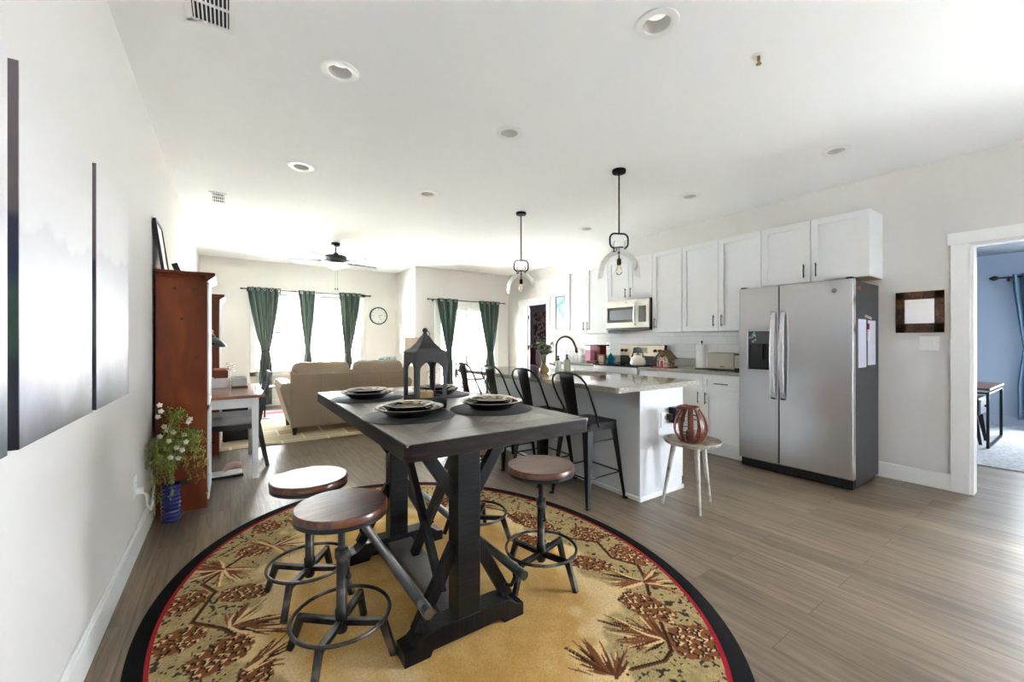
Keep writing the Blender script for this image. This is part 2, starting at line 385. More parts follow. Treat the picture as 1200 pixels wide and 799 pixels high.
b = MB(); b.box(1.30, 1.38, YB1, YB1 + .1, WIN[2], WIN[3]); b.box(WIN[0] - .09, WIN[0], YB1 - .02, YB1, WIN[2] - .09, WIN[3] + .09); b.box(WIN[1], WIN[1] + .09, YB1 - .02, YB1, WIN[2] - .09, WIN[3] + .09)
b.box(WIN[0] - .09, WIN[1] + .09, YB1 - .02, YB1, WIN[3], WIN[3] + .09); b.box(WIN[0] - .09, WIN[1] + .09, YB1 - .02, YB1, WIN[2] - .09, WIN[2])
b.box(WIN[0] - .1, WIN[1] + .1, YB1 - .05, YB1, WIN[2] - .005, WIN[2] + .015)
struct(b.build('trim_4', TRIM, bevel=.003))
BLIND = mat('blind_slats', 'c9cbce', .6)
for i, (xa, xb) in enumerate(((.42, 1.28), (1.40, 2.27))):
    bl = MB()
    for k in range(5): bl.box(xa, xb, YB1 - .005, YB1 + .028, 2.07 + k * .014, 2.076 + k * .014)
    tag(bl.build('window_blind', BLIND), ('grey blind pulled up at the head of the left back window', 'grey blind pulled up at the head of the window behind the right curtain')[i], 'blind')
# sliding glass door
f = MB(); y = YB2 + .03
for x0, x1, yy in ((SLD[0], 4.31, y), (4.25, SLD[1], y + .045)):
    f.box(x0, x0 + .07, yy, yy + .04, .02, 1.98); f.box(x1 - .07, x1, yy, yy + .04, .02, 1.98); f.box(x0, x1, yy, yy + .04, .02, .11); f.box(x0, x1, yy, yy + .04, 1.90, 1.98)
f.box(SLD[0], SLD[1], y - .01, y + .1, 1.96, 2.0); f.box(SLD[0], SLD[1], y - .01, y + .1, 0, .03)
sd = struct(f.build('door_1', TRIM, bevel=.003))
g = MB(); g.box(3.67, 4.24, y + .018, y + .022, .1, 1.9); g.box(4.32, 4.9, y + .063, y + .067, .1, 1.9); g.build('pane', GLASS, sd)
g = MB(); g.box(4.235, 4.255, y - .045, y - .03, .92, 1.10); g.box(4.235, 4.255, y - .03, y, .93, .95); g.box(4.235, 4.255, y - .03, y, 1.07, 1.09); g.build('door_handle', WHITE, sd)
b = MB(); b.box(SLD[0] - .1, SLD[0], YB2 - .02, YB2, 0, 2.09); b.box(SLD[1], SLD[1] + .1, YB2 - .02, YB2, 0, 2.09); b.box(SLD[0] - .1, SLD[1] + .1, YB2 - .02, YB2, 2.0, 2.09)
struct(b.build('trim_5', TRIM, bevel=.003))
# side room on the right (blue grey, carpeted)
BLUEW = mat('blue_grey_paint', 'bac5d2', .85, var=.01)
CARPET = ramp_mat('grey_carpet', [(.3, '8f9094'), (.5, 'b1b1b2'), (.7, 'c9c8c6')], .95, 40, detail=8, bump=.5)
wall('wall_side_room_far', 'X', -.5, 3.1, 9.36, 9.48, [(-.38, .62, .5, 2.2)], m=BLUEW)
wall('wall_side_room_left', 'Y', 5.04, 9.36, 3.0, 3.12, m=BLUEW)
wall('wall_side_room_right', 'Y', 5.04, 9.36, -.52, -.42, m=BLUEW)
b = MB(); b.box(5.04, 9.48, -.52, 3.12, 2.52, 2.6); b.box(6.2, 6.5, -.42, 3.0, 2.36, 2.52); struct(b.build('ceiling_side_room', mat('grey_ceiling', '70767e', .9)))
b = MB(); b.box(6.15, 9.48, -.52, 3.12, -.1, .012); struct(b.build('floor_side_room', CARPET))
b = MB(); b.box(9.344, 9.36, -.42, 3.0, .012, .14); struct(b.build('baseboard_side_room', mat('blue_trim', 'c4cad2', .5)))
f = MB(); f.box(9.38, 9.44, -.38, -.32, .5, 2.2); f.box(9.38, 9.44, .56, .62, .5, 2.2); f.box(9.38, 9.44, -.38, .62, .5, .56); f.box(9.38, 9.44, -.38, .62, 2.14, 2.2); f.box(9.38, 9.44, -.38, .62, 1.33, 1.38)
w4 = struct(f.build('window_4', TRIM)); g = MB(); g.box(9.40, 9.404, -.32, .56, .56, 2.14); g.build('pane', GLASS, w4)
f = MB(); q0, q1, q2, q3 = XK + .03, XK + .09, .4, 1.95; f.box(q0, q1, -2.3, -2.24, q2, q3); f.box(q0, q1, -.76, -.7, q2, q3); f.box(q0, q1, -1.53, -1.47, q2, q3); f.box(q0, q1, -2.3, -.7, q2, q2 + .06); f.box(q0, q1, -2.3, -.7, q3 - .06, q3)
w5 = struct(f.build('added_window_right', TRIM)); g = MB(); g.box(XK + .058, XK + .062, -2.24, -.76, .46, 1.89); g.build('pane', GLASS, w5)  # unseen window added behind the camera to brighten the left wall
# dark room behind the far doorway
MAUVE = mat('mauve_paint', '8a8086', .85, var=.01)
wall('wall_far_room_right', 'X', 5.37, 11, 8.0, 8.12, [(6.0, 7.2, 1.0, 2.0)], m=MAUVE)
f = MB(); f.box(8.02, 8.08, 6.0, 6.05, 1, 2); f.box(8.02, 8.08, 7.15, 7.2, 1, 2); f.box(8.02, 8.08, 6, 7.2, 1, 1.05); f.box(8.02, 8.08, 6, 7.2, 1.95, 2.0); f.box(8.02, 8.08, 6, 7.2, 1.48, 1.52)
w6 = struct(f.build('added_window_far_room', TRIM)); g = MB(); g.box(8.048, 8.052, 6.05, 7.15, 1.05, 1.95); g.build('pane', GLASS, w6)  # out-of-view window added to let daylight into the far room
wall('wall_far_room_end', 'Y', 5.48, 8.12, 11, 11.12, m=MAUVE)
wall('wall_far_room_near', 'Y', 5.48, 8.12, 5.37, 5.49, m=MAUVE)
wall('wall_far_room_left', 'X', 8.07, 11.12, 5.36, 5.48, m=MAUVE)
b = MB(); b.box(5.36, 8.12, 5.37, 11.12, HC, HC + .1); struct(b.build('ceiling_far_room', CEIL))

# ------------------------------------------------------------------ outside
b = MB(); b.box(-14, 24, 9.3, 40, -.3, -.12); b.box(3.3, 24, 8.2, 9.3, -.3, -.12)
o = b.build('lawn', ramp_mat('grass', [(.3, 'b2b6ac'), (.6, 'c9cbc2')], .95, 9, detail=8, bump=.3)); struct(o)
b = MB(); b.box(3.2, 6.6, 8.08, 10.2, -.12, -.02); struct(b.build('patio', mat('patio_concrete', 'd9d6d0', .9)))
b = MB(); b.box(-8, 14, -14, -2.6, -.3, -.12); b.box(5.06, 14, -2.6, -.6, -.3, -.12); struct(b.build('added_ground', mat('added_ground_grey', '3f3f3e', .9)))  # unseen ground added outside to set how much sunlight bounces indoors
BR = plank_mat('brick_wall', ['8d6a5d', 'a17f70', '94756a'], .22, .075, 'XZ', .9, mortar='c9c2b8', msize=.01, grain=.2)
SID = plank_mat('white_siding', ['dfe1e3', 'e6e8ea'], 8, .13, 'XZ', .8, mortar='b3b7bb', msize=.006, grain=0)
def house(name, label, x0, x1, y0, y1, zb, zt, wins):
    r = T(name, label, 'house', ((x0 + x1) / 2, y0, -.12))
    b = MB(); b.box(x0, x1, y0, y1, -.12, zb); b.build('brick_base', BR, r)
    b = MB(); b.box(x0 + .03, x1 - .03, y0 + .04, y1, zb, zt); b.build('siding_wall', SID, r)
    b = MB(); m = (y0 + y1) / 2; b.prism([(y0 - .4, zt), (y1 + .4, zt), (m, zt + 2.2)], x0 - .3, x1 + .3, 'YZ'); b.build('roof', mat('shingle', '6d6a68', .9), r)
    for a0, a1, c0, c1 in wins:
        w = MB(); w.box(a0 - .08, a1 + .08, y0 - .03, y0 + .04, c0 - .08, c0); w.box(a0 - .08, a1 + .08, y0 - .03, y0 + .04, c1, c1 + .08); w.box(a0 - .08, a0, y0 - .03, y0 + .04, c0, c1); w.box(a1, a1 + .08, y0 - .03, y0 + .04, c0, c1); w.box(a0, a1, y0 - .02, y0 + .03, (c0 + c1) / 2 - .03, (c0 + c1) / 2 + .03)
        w = w.build('window', TRIM, r); g = MB(); g.box(a0, a1, y0 + .0, y0 + .03, c0, c1); g.build('pane', mat('far_pane', '7d8a96', .1), w)
house('neighbour_house', 'white sided house with brick base seen through the two back windows', -3.5, 5.6, 17.5, 24, .75, 3.4, [(1.0, 1.8, .9, 2.1), (3.1, 4.0, 1.0, 2.2)])
house('neighbour_house', 'white sided house with brick base seen through the sliding glass door', 7.0, 15, 14, 22, .85, 3.6, [(10.2, 11.2, 1.0, 2.2)])
# bare trees
BARK = mat('bark', '6b5f55', .9)
def bare_tree(label, x, y, h, seed):
    rnd = random.Random(seed); r = T('bare_tree', label, 'tree', (x, y, -.12), 'bare trees outside'); m = MB()
    def br(p, d, l, w, k):
        q = p + d * l; m.tube([p, (p + q) / 2 + Vector((rnd.uniform(-.04, .04) * l, 0, 0)), q], [w, w * .85, w * .65], 6, False)
        if k:
            for _ in range(3):
                nd = (d + Vector((rnd.uniform(-.7, .7), rnd.uniform(-.6, .6), rnd.uniform(.0, .4)))).normalized(); br(q, nd, l * .68, w * .62, k - 1)
    m2 = MB(); m2.tube([(x, y, -.12), (x + .03, y, h * .15), (x, y, h * .3)], [.07, .06, .05], 8, False); m2.build('trunk', BARK, r)
    br(Vector((x, y, h * .29)), Vector((.1, 0, 1)).normalized(), h * .25, .045, 4); m.build('branches', BARK, r)
bare_tree('bare grey tree seen through the left back window', 1.9, 14.5, 4.2, 3)
bare_tree('bare tree seen behind the left pane of the sliding door', 6.3, 12.0, 4.0, 5)
def bush(label, x, y, z0, r0, h, col, seed, name='shrub'):
    rnd = random.Random(seed); r = T(name, label, 'shrub', (x, y, -.12)); m = MB()
    for _ in range(900):
        a = rnd.uniform(0, 2 * PI); t = rnd.random(); rr = r0 * math.sin(PI * (.12 + .8 * t)) * math.sqrt(rnd.random()); c = Vector((x + rr * math.cos(a), y + rr * math.sin(a), z0 + h * t))
        u = Vector((rnd.gauss(0, 1), rnd.gauss(0, 1), rnd.gauss(0, 1))).normalized(); v = u.cross(Vector((rnd.gauss(0, 1), rnd.gauss(0, 1), 1))).normalized(); k = .05
        m.add([c - u * k, c - v * k * .5, c + u * k, c + v * k * .5], [(0, 1, 2, 3)], True)
    m.build('foliage', mat('leaf_' + col, col, .7, var=.25, scale=20), r); s = MB(); s.cyl((x, y, -.12), (x, y, z0 + h * .5), .03, .015, 8); s.build('stem', BARK, r)
bush('tall yellow green shrub behind the right pane of the sliding door', 7.55, 12.0, .9, .4, 1.7, '9aa84a', 2)
bush('low green shrub on the lawn behind the left back window', 1.1, 15.2, -.1, .9, .6, '5f7d45', 9)
# patio chair outside the slider
r = T('patio_chair', 'beige cushioned patio chair outside the sliding door', 'chair', (4.9, 9.0, -.02))
m = MB()
for sx in (4.62, 5.18):
    for sy in (8.75, 9.25): m.beam((sx, sy, -.02), (sx, sy, .55), .03, .03)
    m.beam((sx, 8.75, .55), (sx, 9.3, .55), .04, .03)
m.box(4.62, 5.18, 8.75, 9.25, .28, .32); m.box(4.62, 5.18, 9.24, 9.27, .3, .8); m.build('frame', SATIN, r)
m = MB(); m.box(4.65, 5.15, 8.74, 9.2, .32, .44); m.box(4.65, 5.15, 9.12, 9.23, .44, .84); m.build('cushion', mat('beige_cloth', 'c9b79d', .9), r, bevel=.03)

# ------------------------------------------------------------------ recessed lights, vents, sprinklers, fan, pendants
LED = mat('lamp_lens', 'f2f0ea', .5, emit=.12)
CANM = mat('lamp_baffle', 'c6c3c0', .7)
def downlight(x, y, label, first=[None]):
    if first[0] is None:
        r = T('ceiling_light', label, 'ceiling light', (x, y, HC), 'recessed ceiling lights'); c = (x, y, HC)
        m = MB(); m.lathe([(.062, .002), (.064, -.006), (.070, -.009), (.098, -.005), (.102, 0)], c, 40, False); m.build('trim_ring', WHITE, r)
        m = MB(); m.lathe([(.062, .0), (.060, .03), (.052, .055)], c, 40, False); m.build('baffle', CANM, r)
        m = MB(); m.lathe([(.001, .05), (.054, .055)], c, 40, False); m.build('lens', LED, r)
        first[0] = r
    else: r = dup(first[0], (x, y, HC), 0, label)
LIGHTS = ((1.685, 1.224, 'nearest to the camera above the right side of the table'), (.51, 2.454, 'above the left front of the table, left of centre'), (1.682, 2.48, 'in the middle of the ceiling beyond the table'),
                (.508, 3.98, 'on the left, before the fan'), (1.677, 3.98, 'small in the middle, straight before the near pendant row'), (3.99, 1.231, 'at the far right above the fridge'),
                (3.983, 2.485, 'right of the near pendant, above the cabinets'), (3.972, 4.002, 'between the two pendants, nearest the cabinets'))
for x, y, q in LIGHTS: downlight(x, y, 'white recessed ceiling light ' + q)
def vent(label, x0, x1, y0, y1, n, ny):
    r = T('ceiling_vent', label, 'vent', ((x0 + x1) / 2, (y0 + y1) / 2, HC)); z = HC
    m = MB(); t = .025
    m.box(x0, x1, y0, y0 + t, z - .01, z); m.box(x0, x1, y1 - t, y1, z - .01, z); m.box(x0, x0 + t, y0, y1, z - .01, z); m.box(x1 - t, x1, y0, y1, z - .01, z)
    for k in range(1, ny): yy = y0 + (y1 - y0) * k / ny; m.box(x0, x1, yy - .006, yy + .006, z - .009, z)
    m.build('frame', WHITE, r, bevel=.002)
    m = MB(); m.box(x0 + t, x1 - t, y0 + t, y1 - t, z - .002, z - .0005); m.build('duct', mat('duct_dark', '2a2a2a', .9), r)
    m = MB()
    for k in range(n):
        xx = x0 + t + (x1 - x0 - 2 * t) * (k + .5) / n; m.beam((xx, y0 + t, z - .006), (xx, y1 - t, z - .006), .006, .008)
    m.build('louvre', WHITE, r)
vent('large white slatted ceiling vent at the top left corner', -.17, .02, 1.98, 2.45, 9, 3)
vent('small white ceiling vent above the brown cabinets', -.18, -.03, 5.15, 5.52, 6, 3)
m = MB(); m.box(3.75, 4.25, 7.3, 7.42, HC - .006, HC)
for k in range(3): m.box(3.77, 4.23, 7.325 + k * .03, 7.335 + k * .03, HC - .009, HC - .006)
tag(m.build('ceiling_vent', WHITE), 'flat white ceiling vent above the sliding door', 'vent')
def sprinkler(x, y, label):
    r = T('sprinkler', label, 'sprinkler', (x, y, HC), 'ceiling sprinklers')
    m = MB(); m.lathe([(.012, -.008), (.03, -.006), (.036, 0)], (x, y, HC), 24, False); m.build('escutcheon', WHITE, r)
    m = MB(); m.cyl((x, y, HC), (x, y, HC - .03), .008); m.tube([(x - .012, y, HC - .012), (x - .012, y, HC - .035), (x, y, HC - .045), (x + .012, y, HC - .035), (x + .012, y, HC - .012)], .002, 6); m.lathe([(.001, -.048), (.014, -.047), (.014, -.045)], (x, y, HC), 16, False)
    m.build('nozzle', mat('brass', 'b99a5a', .3, 1), r)
sprinkler(2.318, 1.053, 'small brass and white ceiling sprinkler at upper right')
sprinkler(2.35, 6.7, 'tiny ceiling sprinkler right of the ceiling fan')

r = T('ceiling_fan', 'black five blade ceiling fan with frosted bowl light', 'fan', (1.35, 6.8, HC)); c = (1.35, 6.8, HC)
DARKM = mat('oil_bronze', '232325', .4, .5)
m = MB(); m.lathe([(.03, -.06), (.065, -.04), (.07, 0)], c, 24); m.build('canopy', DARKM, r)
m = MB(); m.cyl((1.35, 6.8, HC - .05), (1.35, 6.8, HC - .2), .014); m.build('downrod', DARKM, r)
m = MB(); m.lathe([(.03, -.15), (.05, -.185), (.155, -.2), (.165, -.22), (.165, -.265), (.12, -.285), (.08, -.29), (.08, -.32), (.11, -.325)], c, 32); m.build('motor', DARKM, r)
m = MB(); m.lathe([(.165, -.325), (.16, -.345), (.12, -.375), (.06, -.392), (.012, -.396)], c, 32); m.build('light_bowl', mat('frosted_glass', 'fffaf2', .4, emit=.5), r)
for k in range(5):
    a = math.radians(12 + 72 * k); u = Vector((math.cos(a), math.sin(a), 0)); w = Vector((-u.y, u.x, 0)); o0 = Vector((1.35, 6.8, HC - .295)); tilt = Vector((0, 0, .02))
    m = MB(); P = [(.2, .045), (.32, .062), (.55, .07), (.64, .066), (.67, .05)]
    vs = [o0 + u * p + w * s * q + tilt * s for p, q in P for s in (-1, 1)]
    m.add(vs, [(2 * i, 2 * i + 2, 2 * i + 3, 2 * i + 1) for i in range(4)], False)
    bl = m.build('blade', mat('blade_grey', '4a4b4d', .65, 0), r, solid=.007)
    m = MB(); m.beam(o0 + u * .09, o0 + u * .26 - Vector((0, 0, .004)), .03, .006); m.build('blade_bracket', DARKM, bl)
m = MB()
for dx in (-.012, .02):
    m.cyl((1.35 + dx, 6.8 - .03, HC - .39), (1.35 + dx, 6.8 - .03, HC - .70), .0015, n=6); m.cyl((1.35 + dx, 6.77, HC - .70), (1.35 + dx, 6.77, HC - .73), .007, .009, n=10)
m.build('pull_chain', DARKM, r)

def pendant(x, y, label):
    r = T('pendant_lamp', label, 'pendant lamp', (x, y, HC), 'pendant lamps over the island')
    m = MB(); m.lathe([(.01, -.03), (.058, -.026), (.06, -.02), (.06, 0)], (x, y, HC), 32); m.build('canopy', BLACK, r)
    m = MB(); m.cyl((x, y, HC - .02), (x, y, 2.19), .0065, n=10); m.build('rod', BLACK, r)
    pts = [(p[0], p[1]) for p in roundrect(-.085, .085, 2.065, 2.195, .045, 6)]
    # yoke stands across the camera-facing diagonal of the room
    ca, sa = math.cos(-.45), math.sin(-.45)
    m = MB(); m.tube([(x + px * ca, y + px * sa, pz) for px, pz in pts], .008, 8, closed=True); m.build('yoke', BLACK, r)
    m = MB(); m.lathe([(.012, 2.02), (.045, 2.055), (.047, 2.07), (.012, 2.078)], (x, y, 0), 24); m.cyl((x, y, 2.06), (x, y, 1.955), .006, n=10); m.lathe([(.017, 1.915), (.02, 1.925), (.02, 1.965), (.01, 1.975)], (x, y, 0), 20); m.build('socket', BLACK, r)
    prof = [(.052, 2.125), (.056, 2.09), (.05, 2.06), (.07, 2.035), (.12, 1.995), (.155, 1.945), (.175, 1.885), (.183, 1.82), (.185, 1.79)]
    m = MB(); m.lathe(prof, (x, y, 0), 48, False); m.build('glass_shade', CLEAR, r)
    m = MB(); m.lathe([(.012, 1.92), (.014, 1.905), (.028, 1.878), (.031, 1.858), (.022, 1.835), (.006, 1.826)], (x, y, 0), 20); bu = m.build('bulb', glass_mat('bulb_glass', (1, .95, .85), .35), r)
    m = MB(); m.tube([(x - .008, y, 1.91), (x - .01, y, 1.86), (x, y, 1.85), (x + .01, y, 1.86), (x + .008, y, 1.91)], .0015, 6); m.build('filament', mat('filament', 'c9a070', .5), bu)
pendant(2.85, 2.465, 'near clear glass dome pendant lamp over the island')
pendant(2.84, 3.94, 'far clear glass dome pendant lamp over the island')

# ------------------------------------------------------------------ oval rug with pine cones
RC = (.871, 2.053); RA, RB = 1.195, 1.548; RT = math.radians(-9.5)   # long axis turned a little off the room
CELL = .0042
gx0, gy0 = RC[0] - 1.26, RC[1] - 1.58; NX, NY = int(2.52 / CELL), int(3.16 / CELL)
GX, GY = np.meshgrid(gx0 + np.arange(NX) * CELL, gy0 + np.arange(NY) * CELL, indexing='ij')
cR, sR = math.cos(-RT), math.sin(-RT)
lx = (GX - RC[0]) * cR + (GY - RC[1]) * sR; ly = -(GX - RC[0]) * sR + (GY - RC[1]) * cR
EE = np.sqrt((lx / RA) ** 2 + (ly / RB) ** 2)
rng = np.random.default_rng(4)
def vnoise(cell, seed):
    g = np.random.default_rng(seed).random((int(2.6 / cell) + 3, int(3.3 / cell) + 3))
    fx = (GX - gx0) / cell; fy = (GY - gy0) / cell; ix = fx.astype(int); iy = fy.astype(int); fx -= ix; fy -= iy
    fx = fx * fx * (3 - 2 * fx); fy = fy * fy * (3 - 2 * fy)
    return (g[ix, iy] * (1 - fx) + g[ix + 1, iy] * fx) * (1 - fy) + (g[ix, iy + 1] * (1 - fx) + g[ix + 1, iy + 1] * fx) * fy
n1, n2, n3, n4 = vnoise(.22, 1), vnoise(.06, 2), vnoise(.012, 3), vnoise(.025, 5)
def mix3(a, b, t): return a * (1 - t[..., None]) + b * t[..., None]
def col(r, g, b_): return np.array([r, g, b_]) / 255.
G = mix3(np.broadcast_to(col(188, 144, 78), GX.shape + (3,)), np.broadcast_to(col(212, 174, 114), GX.shape + (3,)), np.clip(n1 * .7 + n2 * .5 - .1, 0, 1))
crm = np.clip((EE + (n1 - .5) * .25 + (n2 - .5) * .12 - .50) / .10, 0, 1) * .75
G = mix3(G, np.broadcast_to(col(216, 190, 146), G.shape), crm)
ol = np.clip((EE + (n1 - .5) * .22 + (n2 - .5) * .10 - .66) / .04, 0, 1)
OLV = mix3(np.broadcast_to(col(146, 126, 84), G.shape), np.broadcast_to(col(172, 150, 106), G.shape), np.clip(n3 * 1.2 - .1, 0, 1))
G = mix3(G, OLV, ol * .93)
fl = ((n3 * .7 + n4 * .3 > .72 - np.clip((EE - .72) * .55, 0, .12)) & (EE > .68) & (n2 > .3)); G[fl] = col(58, 50, 38)
G = G * (.93 + .14 * rng.random(GX.shape))[..., None]
def blob(p, q, w0, w1, c, soft=0):
    p = np.array(p); q = np.array(q); pad = max(w0, w1) + CELL
    i0 = max(0, int((min(p[0], q[0]) - pad - gx0) / CELL)); i1 = min(NX, int((max(p[0], q[0]) + pad - gx0) / CELL) + 2)
    j0 = max(0, int((min(p[1], q[1]) - pad - gy0) / CELL)); j1 = min(NY, int((max(p[1], q[1]) + pad - gy0) / CELL) + 2)
    if i1 <= i0 or j1 <= j0: return
    X, Y = GX[i0:i1, j0:j1], GY[i0:i1, j0:j1]; d = q - p; L2 = float(d @ d) + 1e-12
    t = np.clip(((X - p[0]) * d[0] + (Y - p[1]) * d[1]) / L2, 0, 1)
    m = np.hypot(X - p[0] - t * d[0], Y - p[1] - t * d[1]) < w0 + (w1 - w0) * t
    G[i0:i1, j0:j1][m] = c
def line(pts, w, c):
    for a, b2 in zip(pts[:-1], pts[1:]): blob(a, b2, w, w, c)
BRN, BRD, DRK, CRE = col(124, 74, 42), col(92, 52, 30), col(40, 28, 22), col(216, 180, 132)
def cone(p, q, w, seed=0):
    rnd = random.Random(seed); p = np.array(p); q = np.array(q); d = q - p; L = float(np.hypot(*d)); d = d / L; n = np.array([-d[1], d[0]])
    R = max(5, int(L / .026))
    for k in range(R):
        t = (k + .5) / R; hw = w * math.sin(PI * (.12 + .80 * t)) ** .7 * rnd.uniform(.88, 1.14)
        blob(p + d * L * t - n * hw, p + d * L * t + n * hw, .017, .017, BRN)
    for k in range(R):
        t = (k + .5) / R; hw = w * math.sin(PI * (.12 + .80 * t)) ** .7; M = max(2, int(2 * hw / .040))
        for j in range(M + 1):
            s = (j + (.5 if k % 2 else 0)) / M * 2 - 1
            if abs(s) > 1.1: continue
            c = p + d * (L * t + rnd.uniform(-.010, .010)) + n * (hw * s * .95 + rnd.uniform(-.006, .006))
            g_ = rnd.uniform(-.6, .6); a = (n * math.cos(g_) + d * math.sin(g_)) * rnd.uniform(.010, .017); up = d * rnd.uniform(.004, .009)
            blob(c - a - up, c + up, .0045, .0055, DRK); blob(c + up, c + a - up, .0055, .0045, DRK)
            if rnd.random() < .92:
                f = d * .009; blob(c - a * .8 - up + f, c + f + up, .003, .0038, CRE); blob(c + f + up, c + a * .8 - up + f, .0038, .003, CRE if rnd.random() < .6 else BRN)
def fan(base_, tips, w=.0068, seed=1):
    rnd = random.Random(seed); b0 = np.array(base_)
    for t in tips:
        t = np.array(t)
        for k in range(7):
            e = t + np.array([rnd.uniform(-.04, .04), rnd.uniform(-.04, .04)]); mid = (b0 + e) / 2 + np.array([rnd.uniform(-.012, .012), rnd.uniform(-.012, .012)])
            c = (BRN, BRD, DRK, CRE)[(0, 0, 1, 3, 0, 1, 2, 0)[(k * 3 + rnd.randrange(2)) % 8]]
            blob(b0, mid, w, w * .9, c); blob(mid, e, w * .9, w * .4, c)
def twig(pts): line(pts, .009, BRD); line([(a + .005, b2 + .004) for a, b2 in pts], .0035, DRK)
cone((-0.252, 2.426), (-0.091, 2.487), 0.065, 191)
cone((-0.247, 2.132), (-0.099, 2.187), 0.07, 181)
cone((-0.035, 2.437), (0.154, 2.34), 0.055, 259)
cone((0.039, 2.863), (0.206, 2.808), 0.06, 279)
cone((0.124, 3.159), (0.277, 3.129), 0.07, 297)
cone((-0.125, 1.922), (0.064, 2.014), 0.075, 222)
cone((0.024, 1.783), (0.129, 1.772), 0.06, 279)
cone((1.845, 1.976), (1.91, 1.777), 0.065, 672)
cone((1.865, 1.667), (1.912, 1.447), 0.07, 717)
cone((1.572, 1.719), (1.7, 1.526), 0.055, 667)
cone((1.563, 1.33), (1.616, 1.09), 0.06, 729)
cone((1.476, 1.003), (1.662, 0.904), 0.085, 787)
cone((1.649, 2.399), (1.721, 2.061), 0.07, 600)
cone((1.557, 1.904), (1.461, 2.126), 0.06, 640)
cone((0.333, 3.137), (0.507, 3.166), 0.07, 340)
cone((0.757, 3.047), (0.936, 3.034), 0.08, 420)
cone((1.222, 2.915), (1.465, 2.828), 0.08, 500)
twig([(-0.117, 2.589), (-0.062, 2.48), (-0.139, 2.263), (-0.031, 2.149), (0.013, 2.067)])
twig([(-0.117, 2.589), (-0.03, 2.695), (0.058, 2.793)])
twig([(1.734, 1.911), (1.848, 1.767), (1.781, 1.592), (1.839, 1.461), (1.757, 1.342), (1.67, 1.256)])
twig([(1.547, 1.104), (1.443, 0.981), (1.377, 0.964), (1.236, 1.011)])
twig([(1.524, 2.668), (1.631, 2.482), (1.619, 2.253)])
fan((-0.03, 2.695), [(-0.168, 2.741), (-0.144, 2.649), (-0.055, 2.546), (0.092, 2.596), (-0.08, 2.833), (0.036, 2.543), (-0.161, 2.815)])
fan((-0.002, 2.136), [(0.191, 1.982), (0.126, 2.027), (0.064, 2.263), (0.112, 2.249), (0.171, 2.117), (0.019, 2.247), (0.185, 2.05), (0.09, 2.07)])
fan((0.051, 1.825), [(0.185, 1.919), (0.163, 1.813), (0.111, 1.881)])
fan((1.735, 1.339), [(1.656, 1.486), (1.615, 1.449), (1.591, 1.394), (1.825, 1.207), (1.865, 1.268), (1.868, 1.4), (1.848, 1.316)])
fan((1.475, 1.032), [(1.366, 1.245), (1.345, 1.188), (1.313, 1.115), (1.493, 1.174), (1.341, 1.073), (1.419, 1.182), (1.537, 1.161)])
fan((1.159, 1.016), [(1.14, 1.206), (1.117, 1.158), (1.199, 1.194), (1.216, 1.154), (1.22, 1.113), (1.085, 1.139), (1.27, 1.058)])
fan((1.54, 2.696), [(1.442, 2.928), (1.363, 2.631), (1.673, 2.727), (1.656, 2.577), (1.386, 2.545)])
fan((0.21, 2.83), [(0.332, 2.902), (0.337, 2.743), (0.283, 2.661), (0.128, 2.936)])
fan((0.591, 3.075), [(0.463, 3.322), (0.683, 3.246), (0.693, 3.022), (0.517, 2.964)])
for k, t in enumerate((-2.2, -1.85, -1.55)):      # the near end of the rug, behind the picture's lower edge
    c0 = (RC[0] + RA * .76 * math.cos(t) * .98, RC[1] + RB * .76 * math.sin(t) * .98); c1 = (c0[0] - math.sin(t) * .2, c0[1] + math.cos(t) * .2); cone(c0, c1, .065, k)
